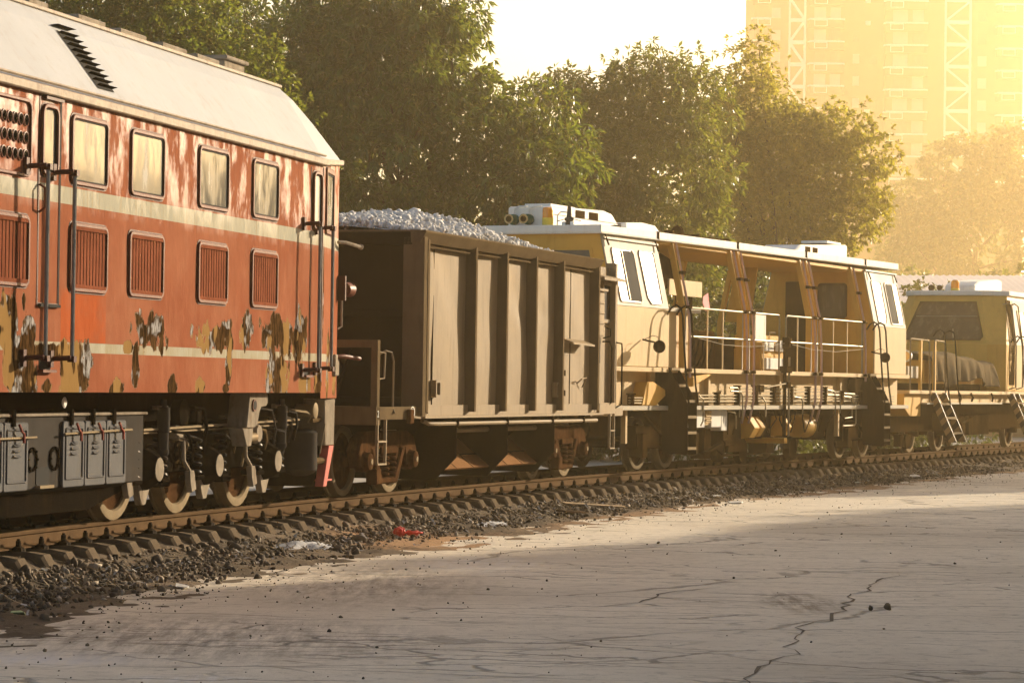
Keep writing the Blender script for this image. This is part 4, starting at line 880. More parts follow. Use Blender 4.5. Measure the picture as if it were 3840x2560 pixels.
# the end walls of the cabs facing the viewer are the deep yellow of the body
for s_, nm in ((-7.03,'cab_front'),(6.25,'cab_bulkhead')):
    MB().prism([(TT-.02,3.68),(TW-.02,ZW),(TW-.02,1.66),(-.96,1.66),(-.96,ZW),(-.72,3.68)],'s',s_-.012,s_).build(nm, M['deepyellow'], ym)
MB().prism([(TT-.02,3.68),(TW-.02,ZW),(TW-.02,1.66),(-.96,1.66),(-.96,ZW),(-.72,3.68)],'s',-4.73,-4.72).build('cab_bulkhead', M['brown'], ym)
fr_ = MB().ring([(1.02,3.46),(1.16,2.72),(-.62,2.72),(-.50,3.46)],[(.98,3.42),(1.11,2.76),(-.58,2.76),(-.46,3.42)],'s',-7.06,-7.04).build('windscreen_frame', M['deepyellow'], ym)
MB().prism([(.98,3.42),(1.11,2.76),(-.58,2.76),(-.46,3.42)],'s',-7.052,-7.045).build('windscreen', M['glass'], fr_)
def sidewin(P, name='side_window', gm='paleglass'):
    c = (sum(p[0] for p in P)/len(P), sum(p[1] for p in P)/len(P))
    inn = [(p[0]+(c[0]-p[0])*.06, p[1]+(c[1]-p[1])*.04) for p in P]
    f_ = MB(fn=slope).ring(P,inn,'t',-.004,.016).build(name, M['ochreframe'], ym)
    MB(fn=slope).prism(inn,'t',-.003,.004).build('pane', M[gm], f_); return f_
def wins(a, flip=False):
    k = -1 if flip else 1
    w1 = [(a+k*x,z) for x,z in ((0,3.48),(.82,3.48),(.88,3.42),(.88,2.68),(.84,2.64),(0,2.64),(-.04,2.68),(-.04,3.44))]
    f_ = sidewin(w1)
    MB(fn=slope).prism([(a+k*.38,3.45),(a+k*.84,3.45),(a+k*.86,2.67),(a+k*.38,2.67)],'t',.004,.010).build('open_sash', M['black'], f_)
    MB(fn=slope).box(a+k*.36-.015,a+k*.36+.015,.004,.02,2.68,3.45).build('sash_bar', M['chrome'], f_)
    w2 = [(a+k*x,z) for x,z in ((1.12,3.49),(1.68,3.49),(1.73,3.44),(1.74,2.68),(1.70,2.64),(1.24,2.64),(1.12,2.74),(1.08,3.44))]
    sidewin(w2)
wins(-6.72); wins(8.28, True)
MB(fn=slope).box(-6.98,-4.76,.0,.03,3.60,3.63).build('drip_rail', M['cream'], ym)
MB(fn=slope).box(6.28,8.36,.0,.03,3.66,3.69).build('drip_rail', M['cream'], ym)
b = MB()
for s_ in (-6.93,-4.86,6.45,8.2): b.tube([slope(s_,.02,3.66),slope(s_+.03,.04,3.50)],.014)
b.build('roof_hook', M['brown'], ym)
# deck, side beam, lower ledge
MB().box(-7.1,8.5,-1.0,1.45,1.575,1.65).build('deck', M['yellow'], ym, bevel=.008)
MB().box(-7.0,8.4,-.9,1.22,1.05,1.575).build('side_beam', M['yellow'], ym)
MB().box(-7.1,8.45,-.95,1.45,.975,1.045).build('lower_ledge', M['cream'], ym, bevel=.006)
b = MB()
for s_ in (-5.2,-2.6,1.0,4.5,7.2): b.box(s_-.04,s_+.04,1.22,1.30,1.045,1.575)
b.build_each('beam_stiffener', M['yellow'], ym)
# leaning posts with hoses
for s_ in (-4.02,-1.30,-.95,2.38,2.73,5.42):
    p_ = MB(); p_.prism([(1.41,1.65),(1.41,2.62),(1.18,3.70),(1.08,3.70),(1.31,2.62),(1.31,1.65)],'s',s_-.055,s_+.0); p_.build('deck_post', M['deepyellow'], ym, bevel=.006)
    MB().box(s_-.045,s_-.005,1.41,1.418,1.66,2.60).build('post_face', M['cream'], ym)
    zz = .75 if s_ not in (-4.02,5.42) else 1.5
    h = MB().tube([(s_+.05,1.20,3.68),(s_+.05,1.33,3.1),(s_+.04,1.44,2.62),(s_+.05,1.47,2.1),(s_+.05,1.475,1.65),(s_+.05,1.48,1.15),(s_+.07,1.42,zz+.15),(s_+.22,1.33,zz)] if zz < 1 else [(s_+.05,1.20,3.68),(s_+.04,1.44,2.62),(s_+.05,1.47,2.1),(s_+.05,1.475,zz)],.022,8).build('hose', M['hose'], ym, smooth=True)
    b = MB()
    for z_ in (3.2,2.64,1.62): b.box(s_-.02,s_+.09,cab_t(z_)-.02+.04,cab_t(z_)+.10,z_-.025,z_+.025)
    b.build('hose_clamp', M['brown'], h)
# far-side columns and partitions seen through the open bay
for s_ in (-4.0,-1.2,1.4,3.9): MB().prism([(-.97,1.65),(-.97,2.58),(-.74,3.70),(-.66,3.70),(-.89,2.58),(-.89,1.65)],'s',s_-.06,s_+.06).build('deck_post', M['deepyellow'], ym)
MB().box(-4.7,6.2,-.98,-.94,1.65,2.30).build('far_side_panel', M['brown'], ym)
MB().box(-4.7,6.24,-.74,1.15,3.64,3.69).build('ceiling', M['deepyellow'], ym)
MB().prism([(-.3,3.66),(-.45,2.6),(-.95,2.6),(-.74,3.66)],'s',4.2,4.26).build('partition', M['deepyellow'], ym)
w_ = MB().ring(rrect(.24,.84,2.73,3.42,.07),rrect(.28,.80,2.77,3.38,.05),'s',6.21,6.235).build('bulkhead_window', M['brown'], ym)
MB().prism(rrect(.28,.80,2.77,3.38,.05),'s',6.22,6.232).build('pane', M['darkglass'], w_)
MB().box(6.20,6.237,-.42,.10,1.7,3.45).build('bulkhead_door', M['brown'], ym, bevel=.01)
# machinery on the deck
MB().box(-3.4,-.9,-.5,.75,1.65,2.32).build('engine_housing', M['brown'], ym, bevel=.02)
b = MB()
for k in range(9): b.tube([(-3.1+.22*k,.76,1.7),(-3.0+.22*k,.82,1.9+.05*(k%3)),(-2.85+.22*k,.78,2.15)],.018)
b.build('cable_loop', M['dark'], ym)
MB().lathe('s',(-2.9,.15,3.28),[(0,.33),(.5,.36),(.9,.30)],18).build('silencer', M['brown'], ym, smooth=True)
MB().box(-4.05,-2.55,1.10,1.13,2.84,3.10).build('control_panel', M['yellow'], ym, bevel=.004)
b = MB(); b.tube([(-3.7,1.1,2.85),(-3.7,1.1,2.66)],.012); b.tube([(-2.95,1.1,2.85),(-2.95,1.1,2.66)],.012); b.lathe('z',(-2.9,1.05,2.64),[(0,.10),(.03,.05),(.10,.02),(.22,.015)],10); b.build('panel_stand', M['brown'], ym)
MB().box(-4.6,-3.2,.55,1.36,2.56,2.62).build('work_shelf', M['cream'], ym)
MB().box(-4.45,-3.55,.95,1.28,1.65,2.56).build('tall_cabinet', M['yellow'], ym, bevel=.01)
MB().box(-.72,-.18,1.41,1.43,2.15,2.64).build('control_panel', M['boxwhite'], ym, bevel=.004)
cs = MB(); cs.box(.2,1.5,.7,1.2,1.65,2.05); cs.box(.1,1.4,.75,1.15,2.05,2.28); cs.build('console', M['deepyellow'], ym, bevel=.015)
for a_ in ((.25,.72,1.21,1.27,2.0,2.2),(.95,1.4,1.21,1.27,2.0,2.2),(.3,1.35,1.2,1.28,1.68,1.88)): MB().box(*a_).build('console_box', M['boxwhite'], ym, bevel=.008)
b = MB(); b.tube([(.45,1.0,2.28),(.45,1.0,2.52)],.022); b.tube([(.35,1.0,2.36),(.75,1.0,2.36)],.012); b.tube([(1.2,1.0,2.28),(1.2,1.0,2.34),(1.4,1.05,2.34)],.02); b.build('valve_lever', M['chrome'], ym)
MB().box(2.0,5.6,-.6,.35,1.65,2.15).build('equipment_box', M['brown'], ym, bevel=.02)
# guard rails
def rail_run(s0, s1, posts, z0=2.17, z1=2.635):
    b = MB(); b.tube([(s0,1.43,1.66),(s0,1.43,z1-.05),(s0+.05,1.43,z1),(s1-.05,1.43,z1),(s1,1.43,z1-.05),(s1,1.43,1.66)],.017,8); b.tube([(s0,1.43,z0),(s1,1.43,z0)],.017,8)
    r_ = b.build('guard_rail', M['chrome'], ym, smooth=True)
    for p in posts: MB().box(p-.012,p+.012,1.41,1.43,1.65,z1).build('rail_post', M['yellow'], r_)
rail_run(-3.92,.53,(-3.05,-2.32,-.27)); rail_run(.88,5.40,(1.55,3.6,4.45))
b = MB()
for pts in ([(-3.6,1.47,2.15),(-2.4,1.48,2.06),(-1.2,1.48,2.05),(0,1.48,2.09),(.75,1.48,2.15)],[(1.1,1.48,2.13),(2.2,1.48,2.06),(3.6,1.48,2.04),(5.3,1.48,2.12)]): b.tube(pts,.005,5)
b.build('safety_wire', M['cream'], ym)
ps = MB(); ps.box(.71,.755,1.44,1.50,.50,2.22); ps.box(.60,.88,1.42,1.56,1.62,1.74); ps.box(.66,.84,1.44,1.56,1.35,1.46); ps.box(.66,.80,1.44,1.56,2.05,2.25); ps.build('side_post', M['brown'], ym, bevel=.008)
MB().tube([(.80,1.53,.50),(.80,1.53,1.9)],.020,8).build('post_rod', M['chrome'], ym, smooth=True)
MB().tube([(.7,1.53,1.44),(-.25,1.48,1.36),(-.4,1.42,1.34)],.014).build('linkage_rod', M['chrome'], ym)
MB().box(-.5,-.3,1.38,1.46,1.28,1.40).build('linkage_block', M['brown'], ym, bevel=.01)
MB().prism([(-3.75,1.35),(-2.95,1.53),(-2.9,1.56),(-3.0,1.57),(-3.75,1.52)],'t',1.26,1.45).build('side_arm', M['deepyellow'], ym, bevel=.02)
MB().prism([(5.0,1.56),(5.5,1.56),(5.2,1.22),(5.05,1.30)],'t',1.26,1.42).build('side_arm', M['brown'], ym, bevel=.02)
# pipe bundle with clamps
b = MB()
for z_, s0, s1 in ((1.115,-3.52,5.35),(1.165,-3.52,5.35),(1.215,-3.52,5.3),(1.285,-1.5,4.1),(1.335,-1.5,3.4)):
    b.tube([(s0,1.40,z_),(s1,1.40,z_+.012)],.013,6)
for k in range(3): b.tube([(-6.4,1.40,1.09+.04*k),(-5.6,1.40,1.09+.04*k)],.011)
for k in range(3): b.tube([(6.7,1.40,1.12+.05*k),(7.6,1.40,1.12+.05*k)],.011)
b.build('hydraulic_pipes', M['chrome'], ym, smooth=True)
for s_, z1 in ((-3.5,1.25),(-2.5,1.25),(-1.5,1.37),(-.6,1.37),(.33,1.37),(1.28,1.37),(2.23,1.37),(3.2,1.37),(4.2,1.30),(5.3,1.30),(6.8,1.3),(-6.3,1.22)):
    c = MB(); c.box(s_-.04,s_+.04,1.35,1.44,1.06,z1); c.box(s_-.07,s_+.07,1.34,1.45,z1,z1+.02); c.build('pipe_clamp', M['brown'], ym, bevel=.006)
for pts in ([(-1.95,1.42,1.345),(-1.62,1.44,1.345),(-1.5,1.44,1.28),(-1.5,1.44,.85)],[(-1.9,1.42,1.29),(-1.45,1.44,1.28),(-1.38,1.45,1.2),(-1.38,1.45,.8)],[(3.3,1.42,1.33),(3.62,1.44,1.31),(3.7,1.45,1.22),(3.7,1.45,.85)],[(3.3,1.42,1.24),(3.9,1.45,1.24),(4.0,1.45,1.15),(4.0,1.45,.9)],[(4.3,1.42,1.27),(4.9,1.44,1.26),(5.0,1.44,1.18),(5.0,1.44,.70),(4.9,1.44,.66),(4.2,1.44,.66)],[(4.3,1.42,1.21),(4.7,1.44,1.2),(4.76,1.44,1.1),(4.76,1.44,.82),(4.3,1.44,.80)],[(-3.45,1.45,1.2),(-3.3,1.46,1.15),(-3.3,1.46,.8),(-3.4,1.46,.72)],[(-1.85,1.35,.95),(-1.55,1.38,.92),(-1.5,1.38,.85),(-1.5,1.38,.65)],[(-.3,1.42,1.19),(-.2,1.45,1.1),(-.2,1.45,.85)],[(1.4,1.42,1.2),(1.75,1.44,1.18),(1.8,1.45,1.1),(1.8,1.45,.88)]):
    MB().tube(pts,.013,8).build('bent_pipe', M['chrome'], ym, smooth=True)
# ladders with hooped handrails
def ladder(s0, s1, root, top=1.65, m='blackbrown', steps=(1.63,1.37,1.12,.87,.62,.37), tb=1.78, zb=.28, slant=False):
    P = [(1.30,top),(1.46,top),(tb-.10,top-.38),(tb,top-.58),(tb,zb),(tb-.12,zb),(tb-.16,1.0),(1.32,1.15)]
    for s_ in (s0, s1):
        MB().prism([(1.30,top),(1.48,top),(tb,zb),(tb-.18,zb)] if slant else P if s_ == s1 else [(1.22,top),(1.46,top),(tb-.10,top-.38),(tb,top-.58),(tb,zb),(tb-.42,zb),(tb-.46,1.0),(1.22,1.15)],'s',s_-.02,s_).build('ladder_stringer', M[m], root, bevel=.003)
    for z_ in steps:
        t_ = np.interp(z_, [zb, top], [tb, 1.48]) if slant else np.interp(z_, [top-.58, top], [tb, 1.48]); MB().box(s0,s1-.02,t_-.14,t_+.005,z_-.022,z_+.022).build('ladder_step', M['steel'], root, bevel=.004)
    for s_ in (s0+.02, s1+.02):
        MB().tube([(s_,1.40,2.50),(s_,1.46,2.60),(s_,1.55,2.65),(s_,1.63,2.60),(s_,1.66,2.48),(s_,1.70,1.9),(s_,1.74,1.4),(s_,1.79,1.05)],.017,8).build('handrail', M['blackbrown'], root, smooth=True)
ladder(-4.83,-4.43,ym); ladder(5.72,6.12,ym)
for sc in (-5.86,6.05):
    l_ = MB().lathe('s',(sc,1.68,1.97),[(-.05,.05),(-.02,.095),(.02,.10),(.03,.08)],16).build('work_lamp', M['blackbrown'], ym, smooth=True)
    MB().tube([(sc+.02,1.66,2.0),(sc-.02,1.60,2.04),(sc-.05,1.5,2.06),(sc-.05,1.42,2.08)],.014).build('lamp_arm', M['blackbrown'], l_)
    MB().tube([(sc,1.66,2.05),(sc,1.66,2.12),(sc-.08,1.60,2.14),(sc-.16,1.5,2.08)],.005,5).build('lamp_wire', M['blackbrown'], l_)
# below the ledge
for s_ in (-4.55,-3.30,5.95,7.45):
    for tc in (.745,-.745): wheel(s_,tc,.42,ym,'steel','rust')
    MB().cyl('t',(s_,0,.42),.07,-.75,1.0,10).build('axle', M['brown'], ym)
for sc in (-3.92,6.70):
    b = MB(); b.box(sc-1.3,sc+1.3,.88,1.05,.35,.72); b.box(sc-.3,sc+.3,-.8,1.1,.40,.95); b.box(sc-1.25,sc-1.05,.9,1.15,.22,.6); b.box(sc+1.05,sc+1.25,.9,1.15,.22,.6)
    b.tube([(sc-1.1,1.1,.9),(sc-.4,1.2,.5),(sc+.2,1.2,.45)],.03); b.tube([(sc-.2,1.2,.3),(sc+.5,1.24,.33)],.02); b.lathe('t',(sc+.45,.9,.45),[(0,.1),(.3,.1),(.32,.06)],10)
    b.build('bogie', M['brown'], ym, bevel=.01)
MB().box(-7.0,8.3,-.85,.55,.55,.975).build('underframe', M['brown'], ym)
for s0, s1, z0 in ((-3.17,-2.80,.68),(-2.48,-2.02,.68),(-2.0,-1.72,.62)):
    MB().box(s0,s1,1.0,1.30,z0,.965).build('equipment_box', M['boxwhite'], ym, bevel=.008)
b = MB()
for k in range(6): b.box(-2.77,-2.53,1.28,1.30+.02*(k%2),.76+.034*k,.78+.034*k)
b.box(-2.79,-2.5,1.0,1.27,.72,.965); b.build('vent_grille', M['yellow'], ym)
MB().box(-6.35,-6.27,1.25,1.33,.46,.98).build('support_bar', M['yellow'], ym, bevel=.004)
MB().box(4.24,4.32,1.25,1.33,.46,.98).build('support_bar', M['yellow'], ym, bevel=.004)
MB().prism([(1.0,.85),(1.25,.85),(1.38,.66),(1.28,.48),(1.0,.46)],'s',-.55,-.28).build('lift_bracket', M['deepyellow'], ym, bevel=.01)
MB().prism([(1.0,.85),(1.22,.85),(1.36,.66),(1.26,.50),(1.0,.48)],'s',-.12,.08).build('lift_bracket', M['deepyellow'], ym, bevel=.01)
MB().prism([(1.0,.85),(1.22,.85),(1.36,.66),(1.26,.50),(1.0,.48)],'s',1.35,1.5).build('lift_bracket', M['deepyellow'], ym, bevel=.01)
MB().box(.9,1.05,.25,1.42,.37,.47).build('cross_beam', M['deepyellow'], ym, bevel=.005)
MB().lathe('s',(2.75,.98,.66),[(0,.20),(.03,.215),(.55,.215),(.56,.225),(.60,.225),(.63,.20)],22).build('air_tank', M['deepyellow'], ym, smooth=True)
b = MB(); b.box(-1.5,-.6,.6,1.15,.35,.9); b.lathe('t',(-.9,.75,.26),[(0,.2),(.14,.2)],14); b.box(-.55,.2,.5,.9,.22,.5); b.box(.35,1.4,.4,1.0,.45,.9); b.box(1.3,1.7,.6,.95,.18,.5); b.lathe('t',(.3,.74,.24),[(0,.22),(.13,.22)],14); b.lathe('t',(3.0,.74,.24),[(0,.22),(.13,.22)],14); b.box(-2.4,-2.1,.9,1.15,.15,.65); b.tube([(-2.4,1.1,.22),(-1.6,1.2,.42),(-1.3,1.2,.44)],.05); b.box(3.5,4.6,.4,.95,.42,.8); b.box(-.7,.15,.66,.86,.15,.19); b.box(.4,1.1,.66,.86,.15,.19)
for k in range(14): s_ = -1.9+.4*k; b.tube([(s_,1.22,.95),(s_+random.uniform(-.2,.2),1.25,.8),(s_+random.uniform(-.3,.3),1.2,.55)],.014)
b.build_each('lifting_gear', M['brown'], ym, bevel=.01)
b = MB(); b.tube([(-4.2,1.3,.30),(-3.4,1.3,.22),(-2.6,1.3,.30),(-2.0,1.3,.42)],.012); b.tube([(-2.2,1.3,.3),(-2.0,1.32,.22),(-1.8,1.3,.4),(-1.95,1.3,.48)],.01); b.build('loose_cable', M['dark'], ym)
MB().prism([(-5.9,1.05),(-5.3,1.05),(-4.9,1.20),(-4.9,1.30),(-5.4,1.42),(-5.7,1.42)],'t',1.22,1.42).build('deck_bracket', M['deepyellow'], ym, bevel=.01)
# roof kit
ac = MB(); ac.prism([(-6.5,3.81),(-3.75,3.83),(-3.7,3.98),(-4.0,4.16),(-4.35,4.2),(-6.5,4.14)],'t',-.65,.10)
a_ = ac.build('air_conditioner', M['white'], ym, bevel=.03)
MB().box(-6.2,-5.2,-.5,-.05,4.14,4.20).build('conditioner_lid', M['white'], a_, bevel=.01)
for s0 in (-5.55,-5.0): MB().box(s0,s0+.36,.095,.108,4.02,4.135).build('air_grille', M['brown'], a_)
MB().box(-6.5,-3.8,.098,.104,4.01,4.016).build('casing_seam', M['brown'], a_)
MB().lathe('t',(-4.65,.30,3.84),[(0,.09),(.1,.11),(.2,.09)],12).build('roof_fitting', M['brown'], ym)
a2 = MB().prism([(-3.42,3.83),(-1.55,3.84),(-2.1,4.08),(-2.7,4.10),(-3.42,4.06)],'t',-.6,.10).build('air_conditioner', M['white'], ym, bevel=.015)
g_ = MB()
for i in range(6):
    for j in range(6): g_.box(-3.435,-3.42,-.56+.1*i,-.49+.1*i,3.86+.032*j,3.88+.032*j)
g_.build('air_grille', M['brown'], a2)
b = MB(); b.tube([(-4.0,.95,3.83),(-3.0,.9,3.88),(-2.2,.92,3.86),(-1.2,.9,3.88),(-.6,.9,3.87)],.022); b.build('roof_conduit', M['brown'], ym)
for s_ in (-3.55,-2.35,-.95): MB().box(s_-.05,s_+.05,.85,1.0,3.82,3.91).build('conduit_clip', M['brown'], ym)
MB().lathe('z',(-1.2,.35,3.85),[(0,.30),(.04,.29),(.10,.18),(.13,.03)],18).build('roof_dome', M['grey'], ym, smooth=True)
MB().lathe('s',(-1.9,.4,3.98),[(0,.10),(.06,.12),(.3,.03)],12).build('roof_horn', M['brown'], ym, smooth=True)
ab = MB().prism([(4.95,3.87),(8.95-.75,3.90),(8.2,4.27),(7.7,4.25),(5.3,4.13),(4.95,4.0)],'t',-.55,.20).build('air_conditioner', M['white'], ym, bevel=.03)
for s0 in (5.55,6.0): MB().box(s0,s0+.28,.195,.21,4.0,4.11).build('air_grille', M['brown'], ab)
MB().box(8.19,8.215,-.45,.12,3.98,4.2).build('air_grille', M['brown'], ab)
MB().box(7.2,8.1,-.45,.1,4.26,4.31).build('conditioner_lid', M['white'], ab, bevel=.01)
bc = MB().lathe('z',(-6.55,.06,0),[(3.81,.105),(3.815,.088),(3.93,.088),(3.94,.092),(3.95,.092)],18).build('warning_beacon', M['beaconbase'], ym, smooth=True)
MB().lathe('z',(-6.55,.06,0),[(3.95,.085),(4.08,.085),(4.11,.075),(4.125,.03)],18).build('amber_dome', M['amber'], bc, smooth=True)
for tc in (-.52,-.27):
    h = MB().lathe('s',(-6.75,tc,3.93),[(0,.078),(.02,.06),(.10,.03),(.12,.03)],16).build('air_horn', M['brass'], ym, smooth=True)
    MB().lathe('s',(-6.62,tc,3.93),[(0,.035),(.02,.085),(.10,.085),(.22,.04)],14).build('horn_body', M['green'], h, smooth=True)
    MB().tube([(-6.55,tc,3.98),(-6.55,tc,4.10),(-6.50,tc+.06,4.14),(-6.5,tc+.2,4.14)],.012,6).build('horn_pipe', M['white'], h, smooth=True)
MB().lathe('s',(-6.752,-.52,3.93),[(0,.05),(.004,.05)],14).build('horn_mouth', M['brown'], ym); MB().lathe('s',(-6.752,-.27,3.93),[(0,.05),(.004,.05)],14).build('horn_mouth', M['brown'], ym)
b = MB(); b.lathe('z',(-6.5,.40,0),[(3.81,.05),(3.90,.05),(3.905,.07),(3.95,.07),(3.96,.04),(4.12,.028),(4.14,.02)],12); b.tube([(-6.5,.20,3.90),(-6.5,.40,3.95),(-6.5,.60,3.90)],.006); b.build('antenna', M['grey'], ym, smooth=True)
b = MB(); b.box(-6.55,-6.45,.30,.35,3.81,3.89); b.box(-6.55,-6.45,.44,.50,3.81,3.89); b.build('antenna_foot', M['white'], ym)
MB().tube([(-6.45,.18,3.81),(-6.45,.18,4.0),(-6.45,.24,4.05),(-6.45,.36,4.04),(-6.45,.38,3.98)],.012,8).build('roof_pipe', M['white'], ym, smooth=True)
MB().lathe('s',(8.4,0,.80),[(0,.2),(.3,.14),(.7,.16)],10).build('coupler', M['brown'], ym)
MB().lathe('s',(-7.7,0,.80),[(0,.16),(.4,.14),(.7,.2)],10).build('coupler', M['brown'], ym)
# pink cloth hanging in the open bay
pk = MB(); pts = [(-1.22,2.91),(-.98,2.97),(-.90,2.70),(-1.16,2.68),(-1.27,2.78)]
pk.prism(pts,'t',.64,.66); po = pk.build('pink_cloth', M['pink'], None, bevel=.01, wob=.02); po.location = ym.location; po.rotation_euler = ym.rotation_euler
tag(po, 'small pink cloth hanging in the open bay of the yellow machine', 'cloth')

# ------------------------------------------------------------------ second yellow vehicle, right edge
o_, rz_ = vframe(66, 24)
tv = empty('rail_tractor', o_, rz_, 'yellow rail tractor with a sloped windscreen and tarpaulin on its nose, last of the train', 'rail vehicle')
MB().box(-7.3,6.5,-1.2,1.40,1.27,1.345).build('deck', M['yellow'], tv, bevel=.006)
MB().box(-6.1,6.5,-1.2,1.25,1.08,1.27).build('side_beam', M['yellow'], tv)
MB().box(-6.1,0.3,-1.2,1.44,1.05,1.085).build('lower_ledge', M['cream'], tv, bevel=.004)
MB().prism([(-7.35,1.27),(-7.35,.98),(-6.9,.80),(-6.1,.80),(-6.1,1.27)],'t',-1.1,1.3).build('nose_beam', M['deepyellow'], tv, bevel=.01)
MB().box(-6.8,6.5,-.8,.85,.45,1.05).build('underframe', M['brown'], tv)
for s_ in (-2.91,-5.2,3.41):
    for tc in (.745,-.745): wheel(s_,tc,.42,tv,'steel','rust')
    MB().cyl('t',(s_,0,.42),.07,-.75,1.0,10).build('axle', M['brown'], tv)
b = MB(); b.box(-3.6,-2.2,.85,1.1,.45,.85); b.lathe('t',(-1.6,.5,.5),[(0,.3),(.5,.3)],16); b.box(-1.2,.6,.4,1.05,.35,.8); b.tube([(-3.2,1.2,.95),(-2.6,1.25,.6),(-1.5,1.2,.75)],.03); b.tube([(-3.9,1.2,1.05),(-3.5,1.2,.6)],.03); b.lathe('t',(-6.0,.9,.26),[(0,.16),(.1,.16)],14); b.box(-6.4,-5.6,.8,.95,.15,.4)
b.build_each('running_gear', M['brown'], tv, bevel=.01)
# cab with chamfered corners
bot = [(.45,1.02),(.75,1.40),(6.5,1.40),(6.5,-1.40),(.75,-1.40),(.45,-1.02)]
mid = [(.45,1.02),(.75,1.40),(6.5,1.40),(6.5,-1.40),(.75,-1.40),(.45,-1.02)]
top = [(1.25,.66),(1.55,1.20),(6.5,1.20),(6.5,-1.2),(1.55,-1.2),(1.25,-.92)]
vs = [(p[0],p[1],1.345) for p in bot]+[(p[0],p[1],2.44) for p in mid]+[(p[0],p[1],3.62) for p in top]; fs = []
for i in range(2):
    for j in range(6): fs.append((i*6+j,i*6+(j+1)%6,(i+1)*6+(j+1)%6,(i+1)*6+j))
fs += [tuple(range(6)), tuple(range(12,18))]
MB().add(vs,fs).build('cab', M['deepyellow'], tv, bevel=.015)
rp = [(1.15,.68),(1.55,1.26),(6.5,1.26),(6.5,-1.26),(1.55,-1.26),(1.15,-.95)]
rf = MB().prism(rp,'z',3.60,3.72).build('roof', M['white'], tv, bevel=.02)
def face(p):                                       # (t, z) on the raked front
    k = (p[1]-2.44)/(3.62-2.44); return (.45+.8*k-.012, p[0], p[1])
FW = [(-.78,3.46),(.58,3.46),(.90,2.62),(.84,2.53),(-.95,2.53),(-1.0,2.62)]
c = (0,3.0); inn = [(p[0]*.95,3.0+(p[1]-3.0)*.93) for p in FW]
mb = MB(); n = len(FW); vs = [face(p) for p in FW]+[face(p) for p in inn]+[(q[0]-.03,q[1],q[2]) for q in map(face,FW)]+[(q[0]-.03,q[1],q[2]) for q in map(face,inn)]
fs = []
for i in range(n): j = (i+1)%n; fs += [(2*n+i,2*n+j,3*n+j,3*n+i),(i,j,2*n+j,2*n+i),(n+i,3*n+i,3*n+j,n+j)]
wf = mb.add(vs,fs).build('windscreen_frame', M['brown'], tv)
MB().add([(face(p)[0]-.006,face(p)[1],p[1]) for p in inn],[tuple(range(n))]).build('windscreen', M['darkglass'], wf)
b = MB(); b.tube([(face((-.75,3.1))[0]-.03,-.8,3.10),(face((.6,3.1))[0]-.03,.68,3.10)],.008); b.tube([(.5,.2,2.50),(face((.3,2.8))[0]-.04,.15,2.8)],.012); b.build('wiper', M['cream'], wf)
# cab flank: dark door gap, cream upper panel and window, handrails
def tside(s, t, z): return (s, t+(1.40 if z <= 2.44 else 1.40-.20*(z-2.44)/1.18), z)
MB(fn=tside).prism([(1.05,1.5),(1.55,1.5),(1.55,2.44),(1.75,3.5),(1.30,3.5),(1.05,2.44)],'t',.0,.012).build('door_gap', M['brown'], tv)
MB(fn=tside).prism([(1.72,2.44),(6.4,2.44),(6.4,3.5),(1.92,3.5)],'t',0,.010).build('cab_upper', M['cream'], tv)
MB(fn=tside).prism([(1.72,1.42),(6.4,1.42),(6.4,2.43),(1.72,2.43)],'t',0,.010).build('cab_lower', M['yellow'], tv)
for s0 in (2.2,3.3):
    o1 = [(s0,3.28),(s0+.7,3.28),(s0+.72,2.58),(s0+.1,2.58),(s0,2.68)]; cc = (s0+.36,2.93); i1 = [(cc[0]+(p[0]-cc[0])*.9,cc[1]+(p[1]-cc[1])*.9) for p in o1]
    f_ = MB(fn=tside).ring(o1,i1,'t',.01,.03).build('side_window', M['deepyellow'], tv); MB(fn=tside).prism(i1,'t',.01,.018).build('pane', M['paleglass'], f_)
for s_ in (1.0,1.66):
    MB().tube([(s_,1.24,3.38),(s_+.02,1.36,3.42),(s_+.1,1.42,3.36),(s_+.1,1.52,2.6),(s_+.1,1.55,2.4),(s_+.1,1.55,1.45),(s_,1.42,1.4)],.018,8).build('handrail', M['steel'], tv, smooth=True)
ladder(1.2,1.7,tv,top=1.30,m='stripes',steps=(1.08,.75,.42),tb=1.95,zb=.25,slant=True); ladder(-5.55,-4.75,tv,top=1.30,m='stripes',steps=(1.06,.76,.44),tb=1.95,zb=.25,slant=True)
# nose rails, headlight, tail lights
for s0, s1 in ((-7.2,-5.75),(-5.35,-4.5)):
    MB().tube([(s0,1.38,1.35),(s0,1.38,2.38),(s0+.04,1.38,2.42),(s1-.06,1.38,2.40),(s1,1.38,2.32),(s1,1.40,1.1)],.02,8).build('guard_rail', M['steel'], tv, smooth=True)
MB().box(-6.45,-6.36,1.34,1.40,1.35,2.40).build('rail_post', M['deepyellow'], tv); MB().box(-5.36,-5.28,1.34,1.40,1.35,2.40).build('rail_post', M['deepyellow'], tv)
MB().box(-7.1,-6.2,-1.0,1.30,1.60,1.85).build('nose_panel', M['cream'], tv, bevel=.01)
for tc in (1.06,1.17): MB().lathe('s',(-7.12,tc,1.72),[(0,.045),(.02,.045)],12).build('tail_light', M['redlens'], tv)
hl = MB().lathe('s',(-6.95,1.22,2.06),[(-.08,.10),(-.06,.13),(.05,.12),(.1,.06)],18).build('headlight', M['boxwhite'], tv, smooth=True)
MB().lathe('s',(-7.035,1.22,2.06),[(0,.10),(.012,.07),(.016,.01)],16).build('lamp_lens', M['lamp'], hl, smooth=True)
ac = MB().prism([(2.6,3.72),(5.2,3.74),(5.2,4.1),(4.8,4.12),(3.0,4.0),(2.6,3.9)],'t',-.6,.15).build('air_conditioner', M['white'], tv, bevel=.03)
MB().box(5.19,5.215,-.5,.08,3.8,4.05).build('air_grille', M['brown'], ac)
